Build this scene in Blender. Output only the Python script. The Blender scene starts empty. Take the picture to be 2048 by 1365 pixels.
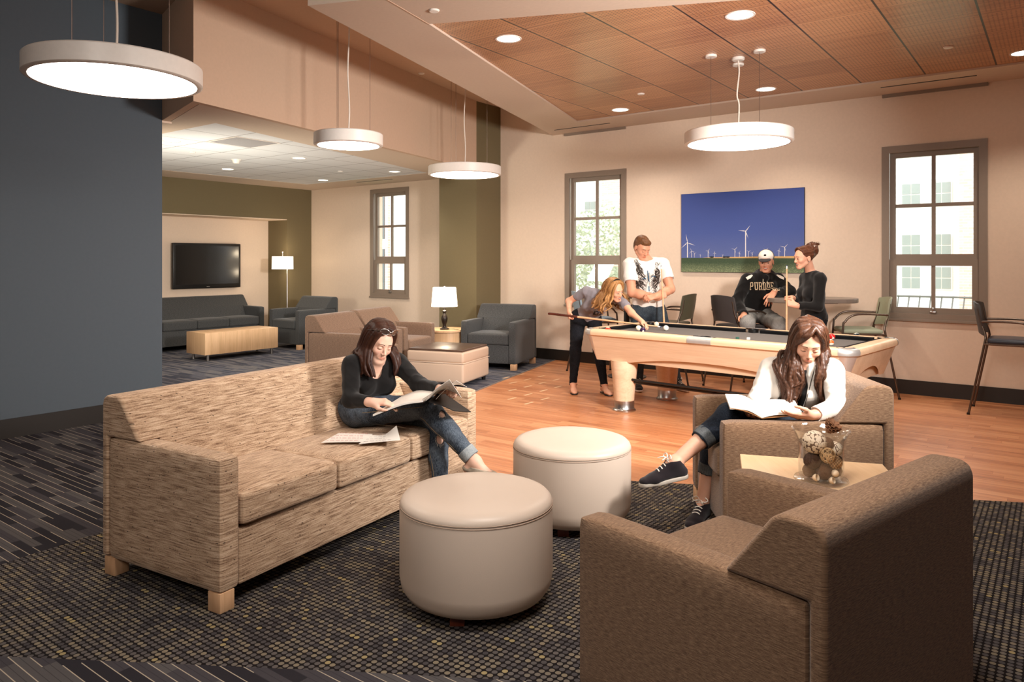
import bpy, bmesh, math, random
import numpy as np
from mathutils import Vector, Matrix, Euler
random.seed(7); rng = np.random.default_rng(7)
SC = bpy.context.scene; COL = SC.collection
# ---------------------------------------------------------------- camera
# world x runs along the window wall, world y points at it; the camera looks 36.7 degrees to the left of it
TH = math.radians(36.72); CS, SN = math.cos(TH), math.sin(TH)
cam_d = bpy.data.cameras.new('camera'); cam = bpy.data.objects.new('camera', cam_d); COL.objects.link(cam)
cam_d.sensor_width = 36.0; cam_d.lens = 1470/2048*36.0
cam_d.shift_y = -161.5/2048; cam_d.clip_start = 0.05; cam_d.clip_end = 200
cam.location = (0, 0, 1.52); cam.rotation_euler = (math.pi/2, 0, TH)
SC.camera = cam
# ---------------------------------------------------------------- daylight
wd = bpy.data.worlds.new('daylight'); SC.world = wd; wd.use_nodes = True
bgn = wd.node_tree.nodes['Background']; bgn.inputs[0].default_value = (0.93, 0.97, 1.0, 1); bgn.inputs[1].default_value = 4.2
# ---------------------------------------------------------------- exposure
vs = SC.view_settings; vs.view_transform = 'Standard'; vs.look = 'None'; vs.exposure = 0.12; vs.gamma = 1.0
vs.use_curve_mapping = False
SC.cycles.use_denoising = True
SC.cycles.max_bounces = 7; SC.cycles.diffuse_bounces = 4; SC.cycles.glossy_bounces = 3
SC.cycles.transmission_bounces = 6; SC.cycles.transparent_max_bounces = 8
SC.cycles.sample_clamp_indirect = 6.0; SC.cycles.caustics_reflective = False; SC.cycles.caustics_refractive = False
# ---------------------------------------------------------------- large lights
def area_light(name, loc, target, size, power, color):
    d = bpy.data.lights.new(name, 'AREA'); d.shape = 'SQUARE'; d.size = size; d.energy = power; d.color = color
    o = bpy.data.objects.new(name, d); COL.objects.link(o); o.location = loc
    o.rotation_euler = (Vector(target)-Vector(loc)).to_track_quat('-Z', 'Y').to_euler(); return o
fl = area_light('studio_flash_softbox', (2.62*CS-2.9*SN, 2.62*SN+2.9*CS, 2.33), (-.5*CS-8.3*SN, -.5*SN+8.3*CS, 1.3), 0.55, 150, (1.0, 0.95, 0.90)); fl.data.spread = math.radians(105)
area_light('added_lounge_fill', (-8.3, 4.35, 1.3), (-8.9, 6.6, 2.9), 0.6, 60, (1.0, 0.97, 0.82))  # added fill hidden behind the slate wall, brightens the lounge ceiling
area_light('added_fill_behind_camera', (-1.0, -1.6, 3.9), (-2.6, 3.0, 0.0), 1.5, 110, (1.0, 0.93, 0.86))  # unseen light added to lift the foreground, not a known fixture
area_light('added_fill_above_frame', (.4*CS-2.0*SN, .4*SN+2.0*CS, 3.2), (.4*CS-2.3*SN, .4*SN+2.3*CS, 0), 1.0, 84, (1.0, 0.93, 0.86))  # extra overhead light added out of view for ottoman and chair tops
# ---------------------------------------------------------------- helpers
PI = math.pi
def W(X, Y, z=0.0):                       # (right of camera, away from camera) -> world
    return (X*CS - Y*SN, X*SN + Y*CS, z)
def lin(r, g, b):
    f = lambda v: (v/255/12.92) if v/255 <= .04045 else ((v/255+.055)/1.055)**2.4
    return (f(r), f(g), f(b), 1.0)
class G:                                   # node tree shorthand
    def __init__(s, name):
        s.m = bpy.data.materials.new(name); s.m.use_nodes = True; s.t = s.m.node_tree
        s.b = s.t.nodes['Principled BSDF']; s.out = s.t.nodes['Material Output']
    def put(s, sock, v):
        if isinstance(v, bpy.types.NodeSocket): s.t.links.new(v, sock)
        elif isinstance(v, (tuple, list)) and len(v) == 4 and sock.type == 'VECTOR': sock.default_value = v[:3]
        else: sock.default_value = v
    def n(s, typ, props=None, **ins):
        nd = s.t.nodes.new(typ)
        for k, v in (props or {}).items(): setattr(nd, k, v)
        for k, v in ins.items(): s.put(nd.inputs[k.replace('_', ' ')], v)
        return nd
    def ma(s, op, a, b=None, c=None, clamp=False):
        nd = s.t.nodes.new('ShaderNodeMath'); nd.operation = op; nd.use_clamp = clamp
        s.put(nd.inputs[0], a)
        if b is not None: s.put(nd.inputs[1], b)
        if c is not None: s.put(nd.inputs[2], c)
        return nd.outputs[0]
    def mix(s, fac, a, b, blend='MIX'):
        nd = s.t.nodes.new('ShaderNodeMix'); nd.data_type = 'RGBA'; nd.blend_type = blend
        s.put(nd.inputs[0], fac); s.put(nd.inputs[6], a); s.put(nd.inputs[7], b); return nd.outputs[2]
    def ramp(s, fac, stops, interp='LINEAR'):
        nd = s.t.nodes.new('ShaderNodeValToRGB'); cr = nd.color_ramp; cr.interpolation = interp
        while len(cr.elements) > 1: cr.elements.remove(cr.elements[0])
        cr.elements[0].position = stops[0][0]; cr.elements[0].color = stops[0][1]
        for p, c in stops[1:]:
            e = cr.elements.new(p); e.color = c
        s.put(nd.inputs[0], fac); return nd.outputs[0]
    def co(s, w='Object'): return s.n('ShaderNodeTexCoord').outputs[w]
    def sep(s, v): return s.n('ShaderNodeSeparateXYZ', Vector=v).outputs
    def com(s, x=0., y=0., z=0.): return s.n('ShaderNodeCombineXYZ', X=x, Y=y, Z=z).outputs[0]
    def noise(s, vec, scale, detail=2., rough=.5): return s.n('ShaderNodeTexNoise', Vector=vec, Scale=float(scale), Detail=detail, Roughness=rough).outputs[0]
    def bump(s, h, strength=.3, dist=.002):
        nd = s.n('ShaderNodeBump', Height=h, Strength=strength, Distance=dist); s.put(s.b.inputs['Normal'], nd.outputs[0])
    def set(s, **k):
        for a, v in k.items(): s.put(s.b.inputs[a.replace('_', ' ')], v)
        return s
MATS = {}
def pm(name, col, rough=.5, metal=0., spec=.5, **k):   # plain painted / moulded material with a faint procedural mottle
    if name in MATS: return MATS[name]
    g = G(name); nz = g.noise(g.co(), 35, 3.)
    c = lin(*col); c2 = tuple(x*.90 for x in c[:3])+(1,)
    g.set(Base_Color=g.mix(nz, c2, c), Roughness=rough, Metallic=metal, Specular_IOR_Level=spec)
    for a, v in k.items(): g.set(**{a: v})
    MATS[name] = g.m; return g.m
def em(name, col, strength):
    if name in MATS: return MATS[name]
    g = G(name); g.set(Base_Color=(.8, .8, .8, 1), Emission_Color=lin(*col), Emission_Strength=strength); MATS[name] = g.m; return g.m
def wood(name, c1, c2, axis='x', rough=.35, ring=18., fine=90.):
    if name in MATS: return MATS[name]
    g = G(name); x, y, z = g.sep(g.co())
    sc = {'x': (.06, 1, 1), 'y': (1, .06, 1), 'z': (1, 1, .06)}[axis]
    v = g.com(g.ma('MULTIPLY', x, sc[0]), g.ma('MULTIPLY', y, sc[1]), g.ma('MULTIPLY', z, sc[2]))
    a = g.noise(v, ring, 4., .6); b = g.noise(v, fine, 3., .7)
    f = g.ma('ADD', g.ma('MULTIPLY', a, .6), g.ma('MULTIPLY', b, .4))
    g.set(Base_Color=g.ramp(f, [(.36, lin(*c1)), (.62, lin(*c2))]), Roughness=rough)
    g.bump(b, .08, .001); MATS[name] = g.m; return g.m
def fabric(name, cols, line=330., wav=9., dots=False, along=22., light=.66, amp=.007):
    """woven upholstery whose threads run level on every face; cols dark, mid, light"""
    if name in MATS: return MATS[name]
    g = G(name); x, y, z = g.sep(g.co()); nx, ny, nz = g.sep(g.co('Normal'))
    az = g.ma('ABSOLUTE', nz); top = g.ma('SMOOTH_MIN', g.ma('MULTIPLY', g.ma('SUBTRACT', az, .86, clamp=True), 20., clamp=True), 1., .05)
    ax = g.ma('MULTIPLY', g.ma('ABSOLUTE', nx), 1.)
    u = g.ma('ADD', x, g.ma('MULTIPLY', y, 1.0))
    v = g.ma('ADD', g.ma('MULTIPLY', z, g.ma('SUBTRACT', 1., top)), g.ma('MULTIPLY', y, top))
    wob = g.ma('MULTIPLY', g.ma('SUBTRACT', g.noise(g.com(u, g.ma('MULTIPLY', v, 3.), 0.), wav, 2.), .5), amp)
    v2 = g.ma('ADD', v, wob)
    th = g.noise(g.com(g.ma('MULTIPLY', u, along), g.ma('MULTIPLY', v2, line), 0.), 1., 2., .6)
    th2 = g.noise(g.com(g.ma('MULTIPLY', u, line*.8), g.ma('MULTIPLY', v2, line*1.6), 3.), 1., 1.)
    f = g.ma('ADD', g.ma('MULTIPLY', th, .74), g.ma('MULTIPLY', th2, .26))
    c = g.ramp(f, [(.34, lin(*cols[0])), (.5, lin(*cols[1])), (light, lin(*cols[2]))])
    if dots:
        vo = g.n('ShaderNodeTexVoronoi', Vector=g.com(g.ma('MULTIPLY', u, 26.), g.ma('MULTIPLY', v, 38.), 0.), Scale=1., Randomness=.55)
        d = g.ma('LESS_THAN', vo.outputs['Distance'], .11)
        c = g.mix(g.ma('MULTIPLY', d, .8), c, lin(46, 30, 24))
    g.set(Base_Color=c, Roughness=.9, Specular_IOR_Level=.15, Sheen_Weight=.15, Sheen_Roughness=.5)
    g.bump(f, .35, .0015); MATS[name] = g.m; return g.m
def leather(name, col, rough=.42):
    if name in MATS: return MATS[name]
    g = G(name); v = g.co(); a = g.noise(v, 5., 3.)
    c = lin(*col); c2 = tuple(q*.93 for q in c[:3])+(1,)
    g.set(Base_Color=g.mix(a, c2, c), Roughness=rough, Specular_IOR_Level=.4)
    vo = g.n('ShaderNodeTexVoronoi', Vector=v, Scale=420.).outputs[0]; g.bump(g.ma('ADD', vo, g.ma('MULTIPLY', a, 4.)), .12, .001)
    MATS[name] = g.m; return g.m

class B:                                   # collects shapes into ONE mesh
    def __init__(s): s.bm = bmesh.new()
    def box(s, x0, x1, y0, y1, z0, z1, r=0, seg=2, M=None):
        m = Matrix.Translation(((x0+x1)/2, (y0+y1)/2, (z0+z1)/2)) @ Matrix.Diagonal((abs(x1-x0), abs(y1-y0), abs(z1-z0), 1))
        vs_ = bmesh.ops.create_cube(s.bm, size=1, matrix=(M @ m) if M else m)['verts']
        if r:
            ed = list({e for v in vs_ for e in v.link_edges})
            bmesh.ops.bevel(s.bm, geom=ed, offset=r, segments=seg, profile=.5, affect='EDGES')
        return s
    def raw(s, vs_, fs):
        v = [s.bm.verts.new(p) for p in vs_]
        for f in fs:
            try: s.bm.faces.new([v[i] for i in f])
            except ValueError: pass
        return s
    def prism(s, poly, lo, hi, axis='z', r=0, seg=2):      # poly in the two other axes, in order x,y / x,z / y,z
        def P_(a, b, c): return {'z': (a, b, c), 'y': (a, c, b), 'x': (c, a, b)}[axis]
        n = len(poly); v = [s.bm.verts.new(P_(a, b, lo)) for a, b in poly] + [s.bm.verts.new(P_(a, b, hi)) for a, b in poly]
        fs = [s.bm.faces.new(v[:n]), s.bm.faces.new(v[n:][::-1])]
        for i in range(n):
            j = (i+1) % n; fs.append(s.bm.faces.new((v[i], v[i+n], v[j+n], v[j])))
        bmesh.ops.recalc_face_normals(s.bm, faces=fs)
        if r: bmesh.ops.bevel(s.bm, geom=list({e for q in v for e in q.link_edges}), offset=r, segments=seg, profile=.5, affect='EDGES')
        return s
    def cushion(s, x0, x1, y0, y1, z0, z1, r=.03, crown=.02, cuts=9, fn=None):
        c = Vector(((x0+x1)/2, (y0+y1)/2, (z0+z1)/2)); h = Vector(((x1-x0)/2, (y1-y0)/2, (z1-z0)/2))
        t = bmesh.new(); bmesh.ops.create_cube(t, size=2); bmesh.ops.subdivide_edges(t, edges=t.edges, cuts=cuts, use_grid_fill=True)
        for v in t.verts:
            p = v.co; q = Vector([math.copysign(abs(a)**.55, a) if abs(a) > 1e-6 else 0 for a in p])
            w = Vector((q.x*h.x, q.y*h.y, q.z*h.z)); inn = Vector([max(-(h[i]-r), min(h[i]-r, w[i])) for i in range(3)])
            d = w-inn; w = inn+(d.normalized()*r if d.length > 1e-7 else d)
            k = (1-q.x**2)*(1-q.y**2)
            if crown: w.z += crown*max(0, k)**.6*(1 if w.z > 0 else -.2)
            v.co = c+w
            if fn: v.co = fn(v.co)
        me = bpy.data.meshes.new('t'); t.to_mesh(me); s.bm.from_mesh(me); bpy.data.meshes.remove(me); t.free(); return s
    def lathe(s, prof, seg=32, c=(0, 0), M=None, a0=0, a1=2*PI):
        full = abs(a1-a0-2*PI) < 1e-6; n = seg if full else seg+1; rings = []
        for r, z in prof:
            ring = []
            for i in range(n):
                a = a0+(a1-a0)*i/seg; p = Vector((c[0]+r*math.cos(a), c[1]+r*math.sin(a), z)); ring.append(s.bm.verts.new(M @ p if M else p))
                if r < 1e-6: break
            rings.append(ring)
        for k in range(len(rings)-1):
            A, Bq = rings[k], rings[k+1]
            for i in range(seg):
                j = (i+1) % n if full else i+1
                q = [A[0] if len(A) == 1 else A[i], A[0] if len(A) == 1 else A[j], Bq[0] if len(Bq) == 1 else Bq[j], Bq[0] if len(Bq) == 1 else Bq[i]]
                u = []
                for w in q:
                    if w not in u: u.append(w)
                if len(u) > 2:
                    try: s.bm.faces.new(u)
                    except ValueError: pass
        return s
    def tube(s, pts, r, seg=10, closed=False, cap=True, flat=None):
        pts = [Vector(p) for p in pts]; n = len(pts); rs = r if isinstance(r, (list, tuple)) else [r]*n
        t0 = (pts[1]-pts[0]).normalized(); up = Vector((0, 0, 1)) if abs(t0.z) < .9 else Vector((1, 0, 0))
        nrm = (up-t0*up.dot(t0)).normalized(); rings = []
        for i, p in enumerate(pts):
            a = pts[(i-1) % n] if (i > 0 or closed) else p; b = pts[(i+1) % n] if (i < n-1 or closed) else p
            t = (b-a).normalized(); nrm = (nrm-t*nrm.dot(t))
            if nrm.length < 1e-6: nrm = t.orthogonal()
            nrm.normalize(); bi = t.cross(nrm); fl = flat or 1.
            rings.append([s.bm.verts.new(p+nrm*rs[i]*math.cos(2*PI*k/seg)*fl+bi*rs[i]*math.sin(2*PI*k/seg)) for k in range(seg)])
        m = n if closed else n-1
        for i in range(m):
            A, Bq = rings[i], rings[(i+1) % n]
            for k in range(seg):
                l = (k+1) % seg; s.bm.faces.new((A[k], A[l], Bq[l], Bq[k]))
        if cap and not closed:
            s.bm.faces.new(rings[0][::-1]); s.bm.faces.new(rings[-1])
        return s
    def ball(s, c, r, u=20, v=12, M=None):
        m = Matrix.Translation(c) @ Matrix.Diagonal((r, r, r, 1) if not isinstance(r, (tuple, list)) else (*r, 1))
        bmesh.ops.create_uvsphere(s.bm, u_segments=u, v_segments=v, radius=1, matrix=(M @ m) if M else m); return s
    def obj(s, name, mat, parent=None, sharp=40, loc=None, recalc=True):
        if recalc: bmesh.ops.recalc_face_normals(s.bm, faces=s.bm.faces[:])
        lim = math.radians(sharp)
        for e in s.bm.edges:
            if len(e.link_faces) == 2 and e.calc_face_angle(0) > lim: e.smooth = False
        for f in s.bm.faces: f.smooth = True
        me = bpy.data.meshes.new(name); s.bm.to_mesh(me); s.bm.free(); me.materials.append(mat)
        o = bpy.data.objects.new(name, me); COL.objects.link(o)
        if parent: o.parent = parent
        if loc: o.location = loc
        if name in ('backrest', 'lower_back', 'seat_base', 'rail', 'table_top', 'window_casing'): md = o.modifiers.new('shading', 'WEIGHTED_NORMAL'); md.keep_sharp = True
        return o
def bez(p, n=12):                           # smooth curve through points (Catmull-Rom)
    p = [Vector(q) for q in p]; P_ = [2*p[0]-p[1]]+p+[2*p[-1]-p[-2]]; out = []
    for i in range(1, len(P_)-2):
        a, b, c, d = P_[i-1:i+3]
        for k in range(n):
            t = k/n; out.append(.5*((2*b)+(c-a)*t+(2*a-5*b+4*c-d)*t*t+(3*b-a-3*c+d)*t**3))
    return out+[p[-1]]
def tag(o, label, cat, group=None, kind=None):
    o['label'] = label; o['category'] = cat
    if group: o['group'] = group
    if kind: o['kind'] = kind
    return o
def thing(name, label, cat, loc=(0, 0, 0), rotz=0, group=None):
    o = bpy.data.objects.new(name, None); o.empty_display_size = .1; COL.objects.link(o); o.location = loc; o.rotation_euler = (0, 0, rotz)
    return tag(o, label, cat, group)
def struct(o, label=None):
    o['kind'] = 'structure'
    if label: o['label'] = label
    return o
def dup(root, loc, rotz, label=None, group=None):
    r = root.copy(); COL.objects.link(r); r.location = loc; r.rotation_euler = (0, 0, rotz)
    if label: r['label'] = label
    if group: r['group'] = group
    for ch in list(root.children):
        c = ch.copy(); COL.objects.link(c); c.parent = r
        for gch in ch.children:
            d = gch.copy(); COL.objects.link(d); d.parent = c
    return r
# ---------------------------------------------------------------- room shell
M_wall = pm('cream_paint', (228, 206, 186), .85, spec=.25)
M_bulk = pm('bulkhead_paint', (204, 174, 150), .85, spec=.2)
M_olive = pm('olive_paint', (116, 104, 78), .85, spec=.2)
M_slate = pm('slate_paint', (86, 94, 102), .8, spec=.25)
M_ceil = pm('ceiling_paint', (212, 192, 174), .9, spec=.2)
M_base = pm('baseboard_black', (34, 27, 22), .45)
M_frame = pm('taupe_window_paint', (140, 124, 110), .45)
M_white = pm('white_enamel', (236, 228, 220), .4)
M_chrome = pm('brushed_steel', (190, 188, 186), .28, 1.)
M_black = pm('black_plastic', (16, 15, 15), .35)
H1, H2, H3 = 3.43, 3.98, 2.92
WY, DX = 9.38, -7.2
WIN = [('window_1', -5.995, -4.961), ('window_2', -1.655, -.624), ('window_3', -10.278, -9.28)]
Z0, Z1 = .84, 2.83
b = B(); xs = -13.0
for nm, a, c in sorted(WIN, key=lambda q: q[1]):
    b.box(xs, a, WY, WY+.3, 0, 4.2); b.box(a, c, WY, WY+.3, 0, Z0); b.box(a, c, WY, WY+.3, Z1, 4.2); xs = c
b.box(xs, 5.2, WY, WY+.3, 0, 4.2)
b.box(-7.25, -7.2, 3.8, 3.9, 2.9, 4.2)
struct(b.obj('wall_back', M_wall))
struct(B().box(5.0, 5.2, -4.2, WY, 0, 4.2).obj('wall_right', M_wall))
struct(B().box(-7.5, 5.2, -4.4, -4.2, 0, 4.2).obj('wall_front', M_wall))
struct(B().box(DX-.25, DX, -4.2, 3.8, 0, 4.2).obj('wall_left', M_slate), 'dark slate blue wall at the left')
struct(B().box(-13.0, DX-.25, 3.6, 3.8, 0, 4.2).obj('wall_side', M_wall))
# olive wall with the television niche
b = B(); NY0, NY1, NZ, NX = 5.2, 8.8, 2.3, -12.6
b.box(-12.75, -12.0, 3.8, NY0, 0, 4.2); b.box(-12.75, -12.0, NY1, WY, 0, 4.2); b.box(-12.75, -12.0, NY0, NY1, NZ+.012, 4.2)
struct(b.obj('wall_niche', M_olive), 'olive wall framing the television niche')
struct(B().box(-12.9, NX, NY0-.1, NY1+.1, 0, NZ+.1).obj('wall_niche_back', M_wall), 'cream back wall of the television niche')
struct(B().box(NX, -12.0, NY0, NY1, NZ, NZ+.012).obj('ceiling_niche', M_wall))
# olive column
struct(B().box(-8.0, -7.227, 8.77, WY, 0, 4.2).obj('wall_column', M_olive), 'olive painted column beside the window wall')
# bulkhead above the lounge opening
b = B(); k = .25
P1, P2, P3 = (-7.2, 3.8), (-6.1, 3.50), (-7.227, 8.77)
b.prism([P1, P2, P3, (-7.29, 8.77), (-6.19, 3.60), (-7.2, 3.88)], H3, 4.2)
struct(b.obj('wall_bulkhead', M_bulk), 'long tan bulkhead wall above the lounge opening')
# ceilings
struct(B().box(-7.5, 5.2, -4.4, WY+.2, H2, H2+.2).obj('ceiling', M_bulk))
# drop ceiling over the pool table: a drywall box with a wooden field
C0, C1 = (-4.52, 3.50), (-6.215, WY)
fx, fy = 5.0, 3.50+(.098/.426*9.5)*.9
WD = [(-4.09, 4.36), (5.0, 8.45), (5.0, 8.68), (-5.35, 8.68)]
W0_ = (-4.09, 4.36); W1_ = (5.0, 4.36+9.09*.437); 
b = B()
def slab(poly, z0, z1): b.prism(poly, z0, z1)
E0 = (5.0, 3.50+9.52*.394)
slab([C0, E0, W1_, W0_], H1, H1+.06)
slab([C0, W0_, (-5.35, 8.68), C1], H1, H1+.06)
slab([(-5.35, 8.68), (5.0, 8.68), (5.0, WY), C1], H1, H1+.06)
b.prism([C0, E0, (5.0, E0[1]+.04), (C0[0]+.03, C0[1]+.05)], H1+.06, H2)
b.prism([C0, (C0[0]+.03, C0[1]+.05), (C1[0]+.05, WY), C1], H1+.06, H2)
struct(b.obj('ceiling_soffit', M_ceil), 'cream drywall border around the wooden ceiling')
struct(B().box(-4.0, -3.992, 4.16, 4.17, H1-.002, H1).prism([(-3.94, 3.70), (-3.93, 3.70), (-4.085, 4.36), (-4.095, 4.36)], H1-.003, H1+.001).obj('trim_1', M_bulk))
def perf_wood():
    g = G('perforated_maple'); x, y, z = g.sep(g.co()); T_ = .6155
    xr = g.ma('SUBTRACT', x, -.505); yr = g.ma('SUBTRACT', y, 8.05)
    fx_ = g.ma('FRACT', g.ma('DIVIDE', g.ma('ADD', xr, 30.*T_), T_)); fy_ = g.ma('FRACT', g.ma('DIVIDE', g.ma('ADD', yr, 30.*T_), T_))
    ex = g.ma('MINIMUM', fx_, g.ma('SUBTRACT', 1., fx_)); ey = g.ma('MINIMUM', fy_, g.ma('SUBTRACT', 1., fy_))
    gap = g.ma('MAXIMUM', g.ma('LESS_THAN', ex, .013), g.ma('MULTIPLY', g.ma('LESS_THAN', ey, .006), .7))
    n = 20.
    hx = g.ma('SUBTRACT', g.ma('FRACT', g.ma('MULTIPLY', fx_, n)), .5); hy = g.ma('SUBTRACT', g.ma('FRACT', g.ma('MULTIPLY', fy_, n)), .5)
    d = g.ma('SQRT', g.ma('ADD', g.ma('MULTIPLY', hx, hx), g.ma('MULTIPLY', hy, hy)))
    hole = g.ma('LESS_THAN', d, .21)
    inn = g.ma('GREATER_THAN', g.ma('MINIMUM', ex, ey), .045); hole = g.ma('MULTIPLY', hole, inn)
    cx = g.ma('FLOOR', g.ma('DIVIDE', xr, T_)); cy = g.ma('FLOOR', g.ma('DIVIDE', yr, T_))
    wn = g.n('ShaderNodeTexWhiteNoise', Vector=g.com(cx, cy, 0.)).outputs['Value']
    gr = g.noise(g.com(g.ma('MULTIPLY', x, .5), g.ma('MULTIPLY', y, 14.), g.ma('MULTIPLY', wn, 9.)), 2.2, 4., .6)
    f = g.ma('ADD', g.ma('MULTIPLY', gr, .75), g.ma('MULTIPLY', wn, .25))
    c = g.ramp(f, [(.3, lin(162, 108, 70)), (.5, lin(188, 134, 92)), (.75, lin(208, 156, 112))])
    c = g.mix(g.ma('MULTIPLY', hole, .82), c, lin(52, 26, 14)); c = g.mix(gap, c, lin(30, 16, 10))
    g.set(Base_Color=c, Roughness=.32, Specular_IOR_Level=.5); return g.m
struct(B().prism([W0_, W1_, (5.0, 8.68), (-5.35, 8.68)], H1+.02, H1+.035).obj('ceiling_wood', perf_wood()), 'perforated wooden tile ceiling over the pool table')
# lounge ceiling with white tiles
struct(B().prism([(-13, 3.8), (-7.2, 3.86), (-6.18, 3.59), (-7.28, 8.77), (-7.4, WY), (-13, WY)], H3+.012, H3+.06).obj('ceiling_lounge', M_ceil), 'low drywall ceiling of the lounge')
def tiles():
    g = G('white_ceiling_tile'); x, y, z = g.sep(g.co()); T_ = .61
    fx_ = g.ma('FRACT', g.ma('DIVIDE', g.ma('ADD', x, 6.9+30*T_), T_)); fy_ = g.ma('FRACT', g.ma('DIVIDE', g.ma('SUBTRACT', g.ma('ADD', y, 30*T_), 4.18), T_))
    e = g.ma('MINIMUM', g.ma('MINIMUM', fx_, g.ma('SUBTRACT', 1., fx_)), g.ma('MINIMUM', fy_, g.ma('SUBTRACT', 1., fy_)))
    k = g.ma('LESS_THAN', e, .012); nz = g.noise(g.co(), 160., 2.)
    g.set(Base_Color=g.mix(k, g.mix(nz, lin(205, 205, 208), lin(232, 231, 232)), lin(150, 145, 145)), Roughness=.9); g.bump(nz, .3, .002); return g.m
M_tile = tiles()
struct(B().prism([(-11.16, 4.2), (-6.905, 4.2), (-8.12, 8.63), (-11.16, 8.63)], H3+.004, H3+.012).obj('ceiling_tiles', M_tile), 'white tile field of the lounge ceiling')
b = B()
for q in ([(-13, 3.8), (-7.25, 3.8), (-7.2, 3.885), (-6.19, 3.606), (-6.32, 4.2), (-13, 4.2)], [(-13, 4.2), (-11.16, 4.2), (-11.16, 8.63), (-13, 8.63)], [(-13, 8.63), (-8.12, 8.63), (-8.0, WY), (-13, WY)],
          [(-6.905, 4.2), (-6.32, 4.2), (-7.29, 8.77), (-8.0, 8.77), (-8.12, 8.63)]): b.prism(q, H3, H3+.012)
struct(b.obj('ceiling_lounge_border', M_ceil), 'tan drywall border of the lounge ceiling')
# floors -----------------------------------------------------------
def floor_wood():
    g = G('orange_plank_floor'); x, y, z = g.sep(g.co()); PW = .0915; 
    row = g.ma('FLOOR', g.ma('DIVIDE', y, PW)); wr = g.n('ShaderNodeTexWhiteNoise', {'noise_dimensions': '1D'}, W=row).outputs['Value']
    seg = g.ma('FLOOR', g.ma('ADD', g.ma('DIVIDE', x, .92), wr)); wn = g.n('ShaderNodeTexWhiteNoise', Vector=g.com(row, seg, 0.)).outputs['Value']
    gr = g.noise(g.com(g.ma('MULTIPLY', x, .9), g.ma('MULTIPLY', y, 26.), g.ma('MULTIPLY', wn, 7.)), 1.6, 5., .62)
    f = g.ma('ADD', g.ma('MULTIPLY', gr, .8), g.ma('MULTIPLY', wn, .2))
    c = g.ramp(f, [(.28, lin(150, 90, 54)), (.47, lin(188, 122, 80)), (.68, lin(210, 150, 106))])
    e = g.ma('FRACT', g.ma('DIVIDE', y, PW)); ln = g.ma('LESS_THAN', e, .014)
    e2 = g.ma('FRACT', g.ma('ADD', g.ma('DIVIDE', x, .92), wr)); ln2 = g.ma('LESS_THAN', e2, .002)
    c = g.mix(g.ma('MULTIPLY', g.ma('MAXIMUM', ln, ln2), .5), c, lin(90, 42, 20))
    g.set(Base_Color=c, Roughness=g.ma('ADD', .3, g.ma('MULTIPLY', gr, .16)), Specular_IOR_Level=.5); g.bump(gr, .06, .001); return g.m
def carpet_stripe(name, base, tint):
    g = G(name); x, y, z = g.sep(g.co()); RW = .025
    row = g.ma('FLOOR', g.ma('DIVIDE', y, RW)); tr = g.n('ShaderNodeTexWhiteNoise', {'noise_dimensions': '1D'}, W=g.ma('FLOOR', g.ma('DIVIDE', row, 2.))).outputs['Value']
    q = g.ma('ADD', g.ma('DIVIDE', x, .33), g.ma('MULTIPLY', tr, 5.)); seg = g.ma('FLOOR', q)
    wn = g.n('ShaderNodeTexWhiteNoise', Vector=g.com(g.ma('FLOOR', g.ma('DIVIDE', row, 2.)), seg, 0.))
    tone = wn.outputs['Value']
    fr = g.ma('FRACT', g.ma('DIVIDE', y, RW*2)); line = g.ma('MULTIPLY', g.ma('LESS_THAN', fr, .075), g.ma('GREATER_THAN', g.ma('FRACT', g.ma('MULTIPLY', tone, 7.3)), .22))
    seam = g.ma('LESS_THAN', g.ma('FRACT', g.ma('DIVIDE', y, RW)), .12)
    fib = g.noise(g.co(), 700., 2.); c = g.ramp(tone, [(0., lin(*base[0])), (.35, lin(*base[1])), (.7, lin(*base[2]))], 'CONSTANT')
    c = g.mix(g.ma('MULTIPLY', seam, .5), c, lin(*base[0])); c = g.mix(line, c, lin(*tint))
    c = g.mix(fib, c, (0, 0, 0, 1)) if False else g.mix(g.ma('MULTIPLY', fib, .45), c, (.01, .01, .01, 1))
    g.set(Base_Color=c, Roughness=.97, Specular_IOR_Level=.1); g.bump(fib, .5, .003); return g.m
def carpet_dot():
    g = G('dotted_carpet'); x, y, z = g.sep(g.co()); D = .0272
    u = g.ma('DIVIDE', x, D); v = g.ma('DIVIDE', y, D)
    fx_ = g.ma('SUBTRACT', g.ma('FRACT', u), .5); fy_ = g.ma('SUBTRACT', g.ma('FRACT', v), .5); iu = g.ma('FLOOR', u); iv = g.ma('FLOOR', v)
    d = g.ma('SQRT', g.ma('ADD', g.ma('MULTIPLY', fx_, fx_), g.ma('MULTIPLY', fy_, fy_))); dot = g.ma('LESS_THAN', d, .41)
    wn = g.n('ShaderNodeTexWhiteNoise', Vector=g.com(iu, iv, 0.)).outputs['Value']
    big = g.noise(g.com(g.ma('MULTIPLY', iu, .13), g.ma('MULTIPLY', iv, .55), 0.), 1., 1.)
    yl = g.noise(g.com(g.ma('MULTIPLY', iu, .31), g.ma('MULTIPLY', iv, .83), 40.), 1., 0.)
    f = g.ma('ADD', g.ma('MULTIPLY', wn, .4), g.ma('MULTIPLY', big, .7))
    c = g.ramp(f, [(0., lin(58, 53, 55)), (.38, lin(84, 79, 80)), (.55, lin(110, 103, 99)), (.74, lin(144, 131, 110))])
    c = g.mix(g.ma('GREATER_THAN', yl, .745), c, lin(170, 152, 110))
    fib = g.noise(g.co(), 700., 2.)
    c = g.mix(dot, lin(30, 25, 25), c); c = g.mix(g.ma('MULTIPLY', fib, .5), c, (.008, .008, .008, 1))
    g.set(Base_Color=c, Roughness=.97, Specular_IOR_Level=.1); g.bump(fib, .5, .003); return g.m
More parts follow.
